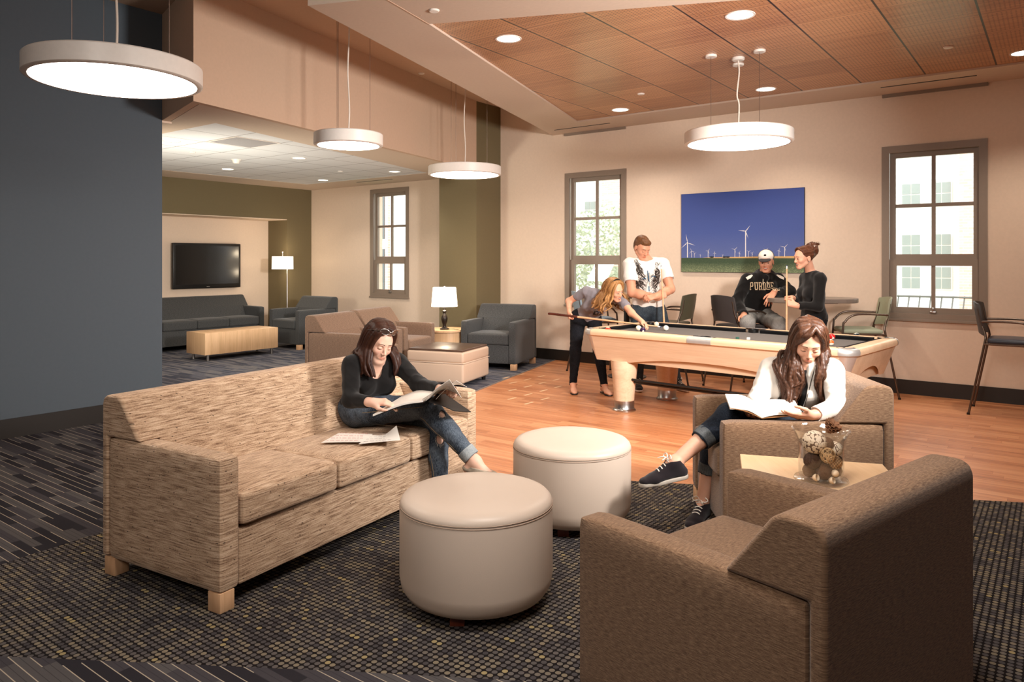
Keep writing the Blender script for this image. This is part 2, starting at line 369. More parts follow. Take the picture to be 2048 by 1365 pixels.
M_stripe = carpet_stripe('striped_carpet', [(48, 45, 50), (74, 70, 74), (92, 88, 88)], (190, 176, 156))
M_lounge = carpet_stripe('lounge_carpet', [(70, 74, 88), (98, 100, 112), (120, 118, 122)], (150, 140, 130))
A1 = W(-1.475, 5.5)[:2]; FR = W(7.5, 3.85)[:2]
struct(B().prism([(-13, -4.4), (5.2, -4.4), (5.2, WY), (-13, WY)], -.1, -.012).obj('floor_slab', M_base))
wl = [W(-1.475, 5.5)[:2], W(3.262, 4.60)[:2], (5.2, 5.1), (5.2, WY), (-6.16, WY), W(-.15, 9.18)[:2], W(-1.12, 6.7)[:2]]
struct(B().prism(wl, -.012, 0).obj('floor_wood', floor_wood()), 'orange wood plank floor')
dl = [W(-1.475, 5.5)[:2], W(-2.555, 3.668)[:2], W(-3.0, 2.90)[:2], W(-.598, 2.715)[:2], W(2.2, 2.45)[:2], (3.2, 3.2), (5.2, 4.2), (5.2, 5.1), W(3.262, 4.60)[:2]]
struct(B().prism(dl, -.012, 0).obj('floor_dotted_carpet', carpet_dot()), 'dark carpet patterned with small dots')
sl = [(-7.3, -4.4), (5.2, -4.4), (5.2, 4.2), (3.2, 3.2), W(2.2, 2.45)[:2], W(-.598, 2.715)[:2], W(-3.0, 2.90)[:2], W(-2.555, 3.668)[:2], W(-1.95, 4.70)[:2], (-6.6, 3.9), (-7.3, 3.9)]
struct(B().prism(sl, -.012, 0).obj('floor_striped_carpet', M_stripe), 'brown grey striped carpet')
ll = [(-13, 3.6), (-7.3, 3.6), (-7.3, 3.9), (-6.6, 3.9), W(-1.95, 4.70)[:2], W(-1.475, 5.5)[:2], W(-1.12, 6.7)[:2], W(-.15, 9.18)[:2], (-6.16, WY), (-13, WY)]
struct(B().prism(ll, -.012, 0).obj('floor_lounge_carpet', M_lounge), 'blue grey striped carpet of the lounge')
b = B()
for x_, y_ in [(-5.445, 7.94), (-5.445, 7.63), (-5.445, 7.32), (-5.14, 7.83), (-5.14, 7.52), (-5.14, 7.21), (-5.14, 6.9), (-4.83, 7.4), (-4.83, 7.09), (-4.83, 6.78), (-4.83, 6.47), (-4.53, 6.68), (-4.53, 6.37), (-5.75, 7.9), (-5.75, 7.59)]:
    b.box(x_-.014, x_+.014, y_-.075, y_+.075, 0, .0012)
struct(b.obj('floor_inlay', pm('pale_inlay', (226, 190, 150), .35)), 'short pale inlay strips in the wood floor')
struct(B().prism([W(-.15, 9.18)[:2], (-6.16, WY), (-6.19, WY), (W(-.15, 9.18)[0]-.03, W(-.15, 9.18)[1]), (W(-1.12, 6.7)[0]-.03, W(-1.12, 6.7)[1]), W(-1.12, 6.7)[:2]], 0, .004).obj('trim_2', pm('grey_reducer', (120, 112, 108), .4)))
# baseboards
struct(B().box(-7.227, 5.0, WY-.012, WY, 0, .163).obj('baseboard_back', M_base))
struct(B().box(-12, -8.0, WY-.012, WY, 0, .163).obj('baseboard_lounge', M_base))
struct(B().box(DX, DX+.012, -4.2, 3.8, 0, .165).obj('baseboard_left', M_base))
struct(B().box(-8.012, -7.215, 8.758, 8.77, 0, .163).box(-7.227, -7.215, 8.77, WY, 0, .163).obj('baseboard_column', M_base))
struct(B().box(-12, -11.988, NY1, WY, 0, .163).obj('baseboard_niche', M_base))
# air slots in the ceilings
for i, (x0, x1, y0, z) in enumerate([(-5.94, -5.02, 9.005, H1), (-1.59, -.69, 8.945, H1), (-10.11, -9.21, 8.90, H3)]):
    struct(B().box(x0, x1, y0-.012, y0+.012, z-.004, z+.002).obj('trim_%d' % (3+i), M_black))
for i, (x0, x1) in enumerate([(-6.0, -4.967), (-1.648, -.62)]):
    struct(B().box(x0, x1, WY-.03, WY, H1-.035, H1).obj('trim_%d' % (6+i), M_frame))
# windows ----------------------------------------------------------
def glass_pane():
    g = G('window_glass'); t = g.t; lw = g.ma('ADD', .03, g.ma('MULTIPLY', g.ma('POWER', g.n('ShaderNodeLayerWeight', Blend=.5).outputs['Facing'], 4.), .5))
    tr = g.n('ShaderNodeBsdfTransparent', Color=(.97, .98, .98, 1)); gl = g.n('ShaderNodeBsdfGlossy', Roughness=.02)
    mx = t.nodes.new('ShaderNodeMixShader'); g.put(mx.inputs[0], lw); t.links.new(tr.outputs[0], mx.inputs[1]); t.links.new(gl.outputs[0], mx.inputs[2])
    t.links.new(mx.outputs[0], g.out.inputs[0]); return g.m
M_pane = glass_pane()
def window(nm, x0, x1, lab):
    root = bpy.data.objects.new(nm, None); COL.objects.link(root); root.location = (x0, WY, 0); struct(root, lab)
    w = x1-x0; a = .078; y1 = .13
    b = B()
    b.box(0, w, -.012, .02, Z1-a, Z1).box(0, a, -.012, .02, Z0+a, Z1-a).box(w-a, w, -.012, .02, Z0+a, Z1-a).box(0, w, -.012, .02, Z0, Z0+a)
    b.box(-.01, w+.01, -.03, .0, Z0-.012, Z0+.018, .004)
    b.box(0, .02, .02, y1, Z0+.02, Z1-.02).box(w-.02, w, .02, y1, Z0+.02, Z1-.02).box(0, w, .02, y1, Z1-.02, Z1).box(0, w, .02, y1, Z0, Z0+.02)
    b.obj('window_casing', M_frame, root)
    def sash(n, xa, xb, za, zb, t, y, mid):
        s = B(); s.box(xa, xb, y, y+.05, zb-t, zb).box(xa, xb, y, y+.05, za, za+t).box(xa, xa+t, y, y+.05, za+t, zb-t).box(xb-t, xb, y, y+.05, za+t, zb-t)
        c = (xa+xb)/2; s.box(c-.02, c+.02, y+.008, y+.042, za+t, zb-t)
        if mid: s.box(xa+t, xb-t, y+.01, y+.04, (za+zb)/2-.02, (za+zb)/2+.02)
        o = s.obj(n, M_frame, root); B().box(xa+t, xb-t, y+.022, y+.028, za+t, zb-t).obj('glass', M_pane, o); return o
    sash('upper_sash', a-.004, w-a+.004, 1.53, Z1-a+.004, .060, .05, True)
    lo = sash('lower_sash', a-.004, w-a+.004, Z0+a-.004, 1.53, .072, .025, False)
    B().box(w/2-.03, w/2+.03, .002, .03, Z0+a+.006, Z0+a+.035, .006).box(w/2-.008, w/2+.008, -.01, .01, Z0+a+.03, Z0+a+.075, .003).obj('latch', M_chrome, root)
window(*WIN[0], 'taupe framed window left of the wind turbine picture'); window(*WIN[1], 'large taupe framed window at the right'); window(*WIN[2], 'taupe framed window in the lounge')
# ---------------------------------------------------------------- outdoors
g = G('pale_siding'); x, y, z = g.sep(g.co()); ln = g.ma('LESS_THAN', g.ma('FRACT', g.ma('DIVIDE', z, .2)), .08)
g.set(Base_Color=g.mix(g.ma('MULTIPLY', ln, .15), lin(236, 234, 230), lin(180, 176, 172)), Roughness=.8); M_side = g.m
g = G('red_brick'); br = g.n('ShaderNodeTexBrick', Vector=g.co(), Scale=4.2, Color1=lin(232, 186, 172), Color2=lin(220, 170, 156), Mortar=lin(236, 226, 220)); br.inputs['Mortar Size'].default_value = .022
br.inputs['Brick Width'].default_value = .9; br.inputs['Row Height'].default_value = .3
x, y, z = g.sep(g.co()); g.put(br.inputs['Vector'], g.com(g.ma('ADD', x, y), z, 0.))
g.set(Base_Color=br.outputs[0], Roughness=.9); M_brick = g.m
M_lawn = pm('lawn', (160, 164, 132), .95)
t = thing('dormitory_building', 'pale building with brick corner seen through the windows', 'building', (0, 22, 0))
B().box(-16, 8, 0, 4, -1, 12).obj('wall', M_side, t)
for xb in (-2.04, -12.35): B().box(xb, xb+.8, -.4, 0, -1, 12).obj('brick_corner', M_brick, t)
for xw in (-3.17, -2.47, -13.0):
    for zw in (.75, 1.6, 2.95):
        f = B().box(xw-.24, xw+.24, -.06, 0, zw, zw+.62).obj('window', M_white, t)
        bb = B()
        for i in (0, 1):
            for j in (0, 1): bb.box(xw-.21+i*.22, xw-.01+i*.22, -.075, -.05, zw+.03+j*.295, zw+.30+j*.295)
        bb.obj('pane', pm('far_window_pane', (150, 156, 150), .3), f)
g0 = B().prism([(-30, WY+.4), (20, WY+.4), (20, 21.5), (-30, 21.5)], -.3, -.1).obj('lawn', M_lawn); tag(g0, 'pale sunlit grass outside the windows', 'grass', kind='stuff')
# shrub outside the middle window
t = thing('leafy_tree', 'pale green leafy tree outside the window left of the picture', 'tree', (-8.2, 14.5, 0))
B().tube([(0, 0, -.1), (.05, 0, .8), (0, .05, 1.6)], [.08, .06, .04], 8).obj('trunk', pm('bark', (120, 100, 84), .9), t)
vs_, fs = [], []; r_ = random.Random(3)
for i in range(5200):
    a = r_.uniform(0, 2*PI); e = math.asin(r_.uniform(-1, 1)); rr = r_.uniform(.3, 1)**.5
    c = Vector((1.25*rr*math.cos(a)*math.cos(e), .9*rr*math.sin(a)*math.cos(e), 1.75+1.05*rr*math.sin(e)))
    if math.sin(c.x*5+c.z*7)+math.sin(c.z*6-c.y*5) < -.7: continue
    u = Vector([r_.gauss(0, 1) for _ in range(3)]).normalized()*.055; v = u.orthogonal().normalized()*.028; k_ = len(vs_)
    vs_ += [c-u, c+v, c+u, c-v]; fs.append((k_, k_+1, k_+2, k_+3))
B().raw(vs_, fs).obj('foliage', pm('pale_leaf', (206, 212, 192), .7), t, recalc=False)
t = thing('metal_bench', 'slatted metal bench on the grass outside the right window', 'bench', (-1.9, 16, -.10))
for i in range(9): B().tube([(-.75+i*.19, 0, .42), (-.75+i*.19, .42, .40), (-.75+i*.19, .52, .55), (-.75+i*.19+.03, .62, .92)], .014, 6).obj('slat', pm('grey_bench_paint', (110, 108, 102), .6), t)
B().tube([(-.85, .6, .9), (.85, .6, .9)], .02, 6).tube([(-.85, 0, .4), (.85, 0, .4)], .02, 6).obj('rail', MATS['grey_bench_paint'], t)
for sx in (-.8, .8):
    for y_ in (.05, .5): B().tube([(sx, y_, 0), (sx, y_, .42)], .02, 6).obj('leg', MATS['grey_bench_paint'], t)
# brick wing beyond the lounge window
t = thing('brick_wing', 'pale wing with a brick strip seen through the lounge window', 'building', (-15.5, 15, 0))
B().box(-3, 2.4, 0, 2, -.1, 9).obj('wall', M_side, t); B().box(-.22, -.1, -.1, 2, -.1, 9).obj('corner_panel', M_brick, t)
for zz in (0.55, 2.15, 3.6): B().box(-.50, -.30, -.05, .0, zz, zz+1.3).obj('window', pm('far_window_dark', (84, 88, 84), .3), t)
# ---------------------------------------------------------------- ceiling lights
M_glow = em('pendant_diffuser_glow', (255, 240, 224), 13.0)
M_wire = pm('thin_steel_cable', (120, 100, 88), .4, .6); M_cord = pm('white_cord', (228, 214, 200), .5)
def pendant(x, y, d, zt, lab, canopies=None, zb=2.63, h=.118, power=30):
    t = thing('pendant_light', lab, 'light', (x, y, zb), 0, 'round white pendant lights'); r = d/2
    pr = [(r-.035, .0), (r-.012, .0), (r, .008), (r, h-.008), (r-.008, h), (r-.03, h), (r-.03, h-.012), (r-.032, .012), (r-.035, .0)]
    B().lathe(pr, 72).obj('housing', M_white, t)
    B().lathe([(0, .006), (r-.032, .006), (r-.032, .014), (0, .014)], 72).obj('diffuser', M_glow, t)
    B().lathe([(0, h-.012), (r-.03, h-.012), (r-.03, h-.004), (0, h-.004)], 48).obj('top_plate', M_white, t)
    pts = canopies or [(r*.62*math.cos(a), r*.62*math.sin(a)) for a in (TH+.2, TH+.2+2.094, TH+.2+4.189)]
    for cx, cy in pts:
        c = B().lathe([(0, zt-zb), (.055, zt-zb), (.055, zt-zb-.014), (.05, zt-zb-.02), (0, zt-zb-.02)], 24, (cx, cy)).obj('canopy', M_white, t)
        B().tube([(cx, cy, h-.006), (cx, cy, zt-zb-.01)], .0022, 5).obj('cable', M_wire, t)
    B().lathe([(0, zt-zb), (.06, zt-zb), (.06, zt-zb-.018), (.05, zt-zb-.028), (0, zt-zb-.028)], 24).obj('canopy', M_white, t)
    zz = zt-zb; B().tube(bez([(0, 0, h), (.008, .004, h+.25), (-.010, 0, h+(zz-h)*.5), (.010, 0, h+(zz-h)*.8), (0, 0, zz-.02)], 6), .0075, 7).obj('power_cord', M_cord, t)
    B().box(-.03, .03, -.03, .03, h-.004, h+.018, .004).obj('cord_grip', M_white, t)
    return t
lp = W(-2.47, 4.58)
pendant(*W(-2.468, 4.58)[:2], 1.0, H2, 'largest looking round white pendant light, in front of the dark slate wall')
pendant(*W(-1.586, 7.13)[:2], .66, H2, 'smallest round white pendant light, hanging before the tan bulkhead')
pendant(*W(-.617, 9.6)[:2], .95, H2, 'round white pendant light overlapping the olive column')
pendant(-2.46, 6.9, 1.0, H1+.02, 'round white pendant light hanging over the pool table', [(-.175, -.237), (.245, -.13), (-.076, .213)])
def downlight(x, y, z, lab, grp, r=.085, watt=14, spot=True):
    t = thing('downlight', lab, 'light', (x, y, z), 0, grp)
    B().lathe([(r, -.004), (r+.014, -.005), (r+.016, 0), (r, 0)], 28).obj('trim_ring', M_white, t)
    B().lathe([(0, -.001), (r, -.001), (r, .0), (0, .0)], 28).obj('lens', em('downlight_glow', (255, 240, 216), 7.), t)
    d = bpy.data.lights.new('bulb', 'SPOT'); d.energy = watt*7; d.spot_size = math.radians(118); d.spot_blend = .7; d.shadow_soft_size = .06; d.color = (1., .88, .74)
    o = bpy.data.objects.new('bulb', d); COL.objects.link(o); o.parent = t; o.location = (0, 0, -.02)
wz = H1+.02
for x, y, s in [(-3.85, 5.11, 'left front downlight in the wooden ceiling'), (-2.02, 5.71, 'large downlight at the top centre of the wooden ceiling'), (-4.52, 8.38, 'small downlight above the window left of the picture'), (-2.66, 8.35, 'downlight in the wooden ceiling right of the pendant canopies'), (-.27, 8.32, 'downlight at the far right edge of the wooden ceiling')]:
    downlight(x, y, wz, s, 'downlights in the wooden ceiling', .1)
for x, y, s in [(-8.38, 4.54, 'lounge downlight nearest the dark slate wall'), (-10.27, 6.45, 'lounge downlight above the television'), (-8.38, 6.34, 'lounge downlight left of the smallest pendant'), (-10.34, 8.33, 'lounge downlight near the lounge corner'), (-8.44, 8.21, 'lounge downlight above the lounge window')]:
    downlight(x, y, H3+.004, s, 'downlights in the white tile ceiling', .085, 8)
for x, y, z, s in [(-3.89, 7.71, wz, 'small white sprinkler cap in the wooden ceiling by the left'), (-.81, 7.68, wz, 'small sprinkler cap in the wooden ceiling above the right window'), (-3.83, 4.14, H1, 'white sprinkler cap in the plain soffit'), (-6.73, 7.03, H2, 'sprinkler cap in the high ceiling by the bulkhead'), (-9.02, 5.16, H3+.004, 'sprinkler cap left in the lounge ceiling'), (-9.08, 7.65, H3+.004, 'sprinkler cap right in the lounge ceiling')]:
    tag(B().lathe([(0, -.012), (.035, -.012), (.042, -.004), (.042, 0), (0, 0)], 20).obj('sprinkler_cap', M_white, None, loc=(x, y, z)), s, 'sprinkler', 'sprinkler caps')
t = thing('smoke_detector', 'white smoke detector on the lounge ceiling', 'detector', (-9.2, 5.91, H3+.004))
B().lathe([(0, -.01), (.065, -.01), (.07, 0), (0, 0)], 24).obj('base_plate', M_white, t); B().lathe([(0, -.055), (.035, -.055), (.05, -.035), (.055, -.01), (0, -.01)], 24).obj('sensor_head', M_white, t)
t = thing('ceiling_vent', 'grey perforated air return vent in the lounge ceiling', 'vent', (-7.763, 5.089, H3+.004))
B().box(-.3, .3, -.3, .3, -.006, 0).obj('frame', M_white, t)
g = G('perforated_grey'); nz = g.n('ShaderNodeTexVoronoi', Vector=g.co(), Scale=90., Randomness=.0).outputs[0]
g.set(Base_Color=g.mix(g.ma('LESS_THAN', nz, .3), lin(168, 164, 166), lin(70, 68, 70)), Roughness=.6)
B().box(-.27, .27, -.27, .27, -.009, -.005).obj('perforated_panel', g.m, t)
# ---------------------------------------------------------------- upholstered seating
F_tan = fabric('tan_striped_upholstery', [(112, 82, 62), (188, 157, 128), (222, 195, 168)], 165., 7., True, 9., .67, .010)
F_brown = fabric('brown_tweed_upholstery', [(90, 66, 50), (122, 95, 73), (150, 121, 95)], 330., 4., False, 42.)
F_mid = fabric('taupe_tweed_upholstery', [(96, 76, 64), (130, 104, 86), (152, 125, 104)], 330., 4., False, 42.)
F_grey = fabric('charcoal_tweed_upholstery', [(46, 48, 50), (70, 71, 72), (90, 90, 89)], 330., 4., False, 42.)
M_foot = wood('pale_beech', (206, 160, 120), (228, 186, 146), 'z', .45)
M_foot_r = wood('reddish_beech', (160, 96, 62), (184, 118, 80), 'z', .45)
def club(name, label, mat, n, center, ang, D=.84, arm=.11, seat=.64, group=None, foot=None, Hb=.87, Ha=.665, world=False):
    """front faces local -y"""
    w = n*seat+2*arm; x0, x1 = -w/2, w/2; y0, y1 = -D/2, D/2
    t = thing(name, label, 'sofa' if n > 1 else 'armchair', center if world else W(*center), ang if world else TH+ang, group)
    for sx in (-1, 1):
        a = sorted((sx*w/2, sx*(w/2-arm)))
        B().cushion(a[0], a[1], y0, y1-.045, .085, Ha, .022, .006, 8).obj('armrest', mat, t)
    # back: full width above the arms, between them below
    sl = [(y1+.006, .09), (y1+.006, Hb-.045), (y1-.004, Hb-.014), (y1-.032, Hb), (y1-.115, Hb), (y1-.145, Hb-.015), (y1-.290, Ha+.003), (y1-.042, Ha+.003), (y1-.042, .09)]
    b = B(); b.prism([(p, q) for p, q in sl], x0, x1, 'x', .015, 3)
    ob = b.obj('backrest', mat, t, 50)
    b = B(); b.prism([(y1-.043, .09), (y1-.043, Ha+.01), (y1-.285, Ha+.01), (y1-.40, .44), (y1-.36, .20), (y1-.1, .09)], x0+arm, x1-arm, 'x', .012, 2)
    b.obj('lower_back', mat, t, 50)
    for i in range(n):
        a = x0+arm+i*seat
        B().cushion(a+.003, a+seat-.003, y0-.012, y1-.33, .345, .495, .026, .016, 10).obj('seat_cushion', mat, t)
    B().box(x0+arm, x1-arm, y0+.012, y1-.05, .085, .335, .012).obj('seat_base', mat, t)
    for sx in (-1, 1):
        for fy in (y0+.005, y1-.085):
            xa = sx*(w/2-.045); B().box(xa-.038, xa+.038, fy, fy+.08, 0, .086, .003).obj('foot', foot or M_foot, t)
    return t
sofa_c = (-1.25+.5*1.0175-.866*.425, 3.14+.866*1.0175+.5*.425)
club('sofa', 'large tan striped three seat sofa with a woman reading at one end', F_tan, 3, sofa_c, math.radians(60), .85, .11, .605)
club('armchair', 'brown tweed armchair seen from behind in the right foreground', F_brown, 1, (.858, 2.425), math.atan2(-.63, -.777), .86, .115, .72, 'brown and taupe club armchairs', M_foot)
club('armchair', 'brown tweed armchair under the reading woman in the white jacket', F_brown, 1, (1.565, 4.255), math.radians(-92.9), .87, .11, .63, 'brown and taupe club armchairs')
g_ = 'taupe armchairs in the lounge'; sd = math.atan2(.93, .37)
club('armchair', 'taupe armchair behind the tan sofa, nearest to its back', F_mid, 1, (-1.904, 8.925), sd, .84, .11, .62, g_)
club('armchair', 'taupe armchair behind the dark haired reader, by the round table', F_mid, 1, (-1.60, 9.855), sd, .84, .11, .62, g_)
g_ = 'charcoal armchairs'
club('armchair', 'charcoal armchair beside the olive column and leather storage cube', F_grey, 1, (-.185, 10.63), math.atan2(-.37, .93), .84, .11, .62, g_)
club('armchair', 'charcoal armchair beside the glowing floor lamp', F_grey, 1, (-10.73, 8.22, 0), 0, .84, .11, .62, g_, world=True)
club('sofa', 'charcoal three seat sofa under the wall television', F_grey, 3, (-12.19, 7.14, 0), PI/2, .80, .11, .605, world=True)
# ---------------------------------------------------------------- round ottomans
M_cream = leather('cream_vinyl', (208, 190, 174))
def ottoman(X, Y, lab):
    t = thing('round_ottoman', lab, 'ottoman', W(X, Y), TH, 'round cream ottomans'); r = .343
    B().lathe([(0, .04), (r-.07, .04), (r-.03, .052), (r-.008, .085), (r, .13), (r, .42), (r-.002, .433)], 72).obj('side_band', M_cream, t)
    B().lathe([(r-.002, .434), (r-.001, .443), (r-.006, .457), (r-.02, .472), (r-.05, .482), (r-.12, .488), (0, .491)], 72).obj('top_cushion', M_cream, t)
    B().lathe([(r+.0005, .4275), (r+.0018, .4295), (r+.0005, .4315)], 72).lathe([(r-.003, .4375), (r+.0006, .4395), (r-.003, .4415)], 72).obj('seam_piping', pm('cream_seam', (176, 150, 130), .6), t)
    for k in range(4):
        a = PI/4+k*PI/2+.5; x, y = .24*math.cos(a), .24*math.sin(a)
        B().prism([(x-.03, y-.03), (x+.03, y-.03), (x+.03, y+.03), (x-.03, y+.03)], 0, .06).obj('foot', wood('mahogany_foot', (78, 34, 22), (104, 48, 30), 'z'), t)
ottoman(-.16, 3.31, 'round cream ottoman in front, nearest the camera')
ottoman(.35, 4.30, 'round cream ottoman farther back, at the edge of the wood floor')
# ---------------------------------------------------------------- leather storage cube with tray
u_, v_ = Vector((.93, -.37)), Vector((.37, .93)); cc = (-.573+(-.93*.39+.37*.39), 8.69+(.37*.39+.93*.39))
t = thing('storage_cube', 'square beige leather storage cube with dark tray lid', 'ottoman', W(*cc), TH+math.atan2(-.37, .93))
M_beige = leather('beige_vinyl', (208, 182, 160)); s_ = .385
B().prism([(-s_, -s_), (s_, -s_), (s_, s_), (-s_, s_)], .05, .29, 'z', .03, 4).obj('lower_body', M_beige, t)
B().prism([(-s_, -s_), (s_, -s_), (s_, s_), (-s_, s_)], .292, .425, 'z', .03, 4).obj('lid_cushion', M_beige, t)
B().box(-s_-.003, s_+.003, -s_-.003, s_+.003, .286, .296, .003).obj('piping', pm('beige_piping', (226, 204, 184), .5), t)
B().prism([(-s_+.02, -s_+.02), (s_-.02, -s_+.02), (s_-.02, s_-.02), (-s_+.02, s_-.02)], .426, .45, 'z', .008, 3).obj('tray_top', pm('dark_walnut_tray', (92, 70, 58), .3), t)
for sx in (-1, 1):
    for sy in (-1, 1): B().lathe([(0, 0), (.025, 0), (.028, .05), (0, .05)], 14, (sx*.33, sy*.33)).obj('foot', M_black, t)
# ---------------------------------------------------------------- coffee table
M_birch = wood('pale_birch', (206, 166, 126), (226, 188, 148), 'z', .4); M_birch_x = wood('pale_birch_long', (214, 172, 130), (232, 194, 152), 'x', .35)
t = thing('coffee_table', 'long pale birch block coffee table before the charcoal sofa', 'table', (-10.51, 6.705, 0))
B().box(-.26, .26, -.64, .64, .095, .425, .004).obj('body', wood('pale_birch_y', (206, 166, 126), (226, 188, 148), 'z', .4), t)
for sx in (-1, 1):
    for sy in (-1, 1): B().lathe([(0, 0), (.022, 0), (.022, .1), (0, .1)], 14, (sx*.2, sy*.56)).obj('leg', M_chrome, t)
# ---------------------------------------------------------------- round side table and its lamp
t = thing('side_table', 'round pale wood drum side table under the table lamp', 'table', W(-.93, 10.64))
B().lathe([(0, .495), (.285, .495), (.29, .5), (.29, .525), (.285, .53), (0, .53)], 48).obj('table_top', M_birch, t); B().lathe([(.255, .0), (.255, .495)], 48).lathe([(0, .02), (.255, .02)], 48).obj('drum_base', M_birch, t)
M_shade = em('lit_fabric_shade', (255, 236, 210), 2.6)
def bulb(t, z, e=14, r=.05):
    d = bpy.data.lights.new('bulb', 'POINT'); d.energy = e; d.color = (1, .80, .55); d.shadow_soft_size = r
    o = bpy.data.objects.new('bulb', d); COL.objects.link(o); o.parent = t; o.location = (0, 0, z)
t = thing('table_lamp', 'table lamp with dark turned base and white glowing shade', 'lamp', W(-.965, 10.50, .532))
B().lathe([(0, 0), (.065, 0), (.066, .014), (.05, .022), (.028, .035), (.022, .06), (.036, .10), (.046, .15), (.040, .19), (.022, .215), (.018, .235), (.03, .25), (.03, .262), (.016, .275), (.011, .34), (0, .34)], 24).obj('lamp_base', pm('dark_bronze', (38, 28, 22), .35, .3), t)
B().lathe([(.188, .33), (.165, .60), (.162, .60), (.185, .33)], 40).obj('lamp_shade', M_shade, t)
B().lathe([(.016, .6), (.02, .605), (0, .62)], 10).tube([(-.163, 0, .595), (.163, 0, .595)], .003, 5).obj('shade_fitting', MATS['dark_bronze'], t)
B().tube(bez([(.05, .03, .006), (.12, .08, .006), (.16, .04, .006), (.2, .08, .006)], 5), .003, 5).obj('lamp_cord', M_black, t)
bulb(t, .64, 10); bulb(t, .30, 5)
t = thing('floor_lamp', 'slim floor lamp with glowing drum shade by the niche', 'lamp', (-11.75, 8.52, 0))
B().lathe([(0, 0), (.13, 0), (.13, .018), (.02, .026), (0, .026)], 32, (.07, .05)).obj('lamp_base', M_chrome, t)
B().tube([(.07, .05, .02), (.07, .05, 1.36), (.0, .0, 1.52)], .009, 8).obj('pole', M_chrome, t)
B().lathe([(.195, 1.355), (.19, 1.595), (.187, 1.595), (.192, 1.355)], 40).obj('lamp_shade', M_shade, t)
B().tube([(0, 0, 1.5), (0, 0, 1.66)], .008, 8).lathe([(0, 1.7), (.014, 1.68), (.006, 1.66), (0, 1.655)], 12).tube([(-.18, 0, 1.585), (.18, 0, 1.585)], .003, 5).obj('finial', M_chrome, t)
bulb(t, 1.66, 8); bulb(t, 1.28, 5)
# ---------------------------------------------------------------- television
t = thing('television', 'black flat television on the niche wall above the charcoal sofa', 'television', (-12.585, 7.45, 1.42))
B().box(.035, .10, -.665, .665, -.41, .41, .012, 3).obj('cabinet', M_black, t)
g = G('dark_screen'); g.set(Base_Color=(.006, .006, .007, 1), Roughness=.22, Specular_IOR_Level=.5); B().box(.099, .102, -.62, .62, -.335, .365).obj('screen', g.m, t)
B().box(0, .04, -.2, .2, -.2, .2).obj('wall_bracket', M_black, t)
B().box(.1, .1025, -.03, .03, -.385, -.373).obj('maker_badge', M_chrome, t)
# ---------------------------------------------------------------- wedge table between the brown armchairs
t = thing('corner_table', 'pale maple wedge table between the two brown armchairs', 'table', (0, 0, 0), TH)
M_maple = wood('maple_top', (222, 184, 142), (238, 204, 164), 'y', .28, 6., 40.)
pl = [(1.165, 3.756), (1.80, 3.57), (1.53, 2.52), (.985, 3.11)]
B().prism(pl[::-1], .50, .53, 'z', .003, 2).obj('table_top', M_maple, t)
q = [(1.20, 3.68), (1.72, 3.53), (1.50, 2.68), (1.06, 3.12)]
B().prism(q[::-1], .06, .499).obj('base_cabinet', M_maple, t); B().prism([(1.24, 3.6), (1.66, 3.47), (1.48, 2.78), (1.1, 3.16)][::-1], 0, .061).obj('plinth', M_base, t)
# ---------------------------------------------------------------- wind turbine picture
t = thing('wind_turbine_picture', 'wide photo canvas of white wind turbines under a deep blue sky', 'picture', (-4.115, WY-.03, 1.363)); PWd, PHt = 1.604, 1.052
g = G('printed_blue_sky'); x, y, z = g.sep(g.co()); nz = g.noise(g.co(), 120., 2.)
g.set(Base_Color=g.mix(g.ma('MULTIPLY', nz, .25), g.ramp(g.ma('DIVIDE', z, PHt), [(.15, lin(92, 106, 160)), (.5, lin(66, 86, 154)), (1., lin(48, 70, 142))]), lin(40, 48, 100)), Roughness=.6); M_sky = g.m
B().box(0, PWd, 0, .03, 0, PHt).obj('stretched_canvas', pm('canvas_edge', (24, 30, 62), .7), t)
B().box(.002, PWd-.002, -.0015, 0, .19, PHt-.002).obj('printed_sky', M_sky, t)
g = G('printed_crops'); nz = g.n('ShaderNodeTexVoronoi', Vector=g.co(), Scale=95.).outputs[0]; x, y, z = g.sep(g.co()); gr = g.ma('SUBTRACT', 1., g.ma('DIVIDE', z, .13), clamp=True)
c = g.mix(g.ma('MULTIPLY', nz, g.ma('ADD', gr, .1)), lin(44, 66, 44), lin(150, 160, 120)); g.set(Base_Color=c, Roughness=.7)
B().box(.002, PWd-.002, -.0015, 0, .002, .19).obj('printed_crops', g.m, t)
B().raw([(.45, -.002, .186), (PWd-.002, -.002, .182), (PWd-.002, -.002, .212), (1.1, -.002, .207), (.3, -.002, .194)], [(0, 1, 2, 3, 4)]).obj('printed_wheat', pm('printed_wheat_tan', (206, 166, 110), .7), t)
def turbine(x, zb, h, bl, a0, w):
    zb += .04
    b = B(); b.box(x-w, x+w, -.003, -.002, zb, zb+h)
    for k in range(3):
        a = a0+k*2*PI/3; d = Vector((math.cos(a), 0, math.sin(a))); n = Vector((-d.z, 0, d.x))*w*1.1; c = Vector((x, -.0032, zb+h))
        b.raw([c-n*.5, c+d*bl*.25-n, c+d*bl, c+d*bl*.25+n*.6], [(0, 1, 2, 3)])
    b.ball((x, -.003, zb+h), (w*1.6, .001, w*1.6), 8, 6)
    b.obj('printed_turbine', pm('printed_white', (226, 222, 222), .6), t)
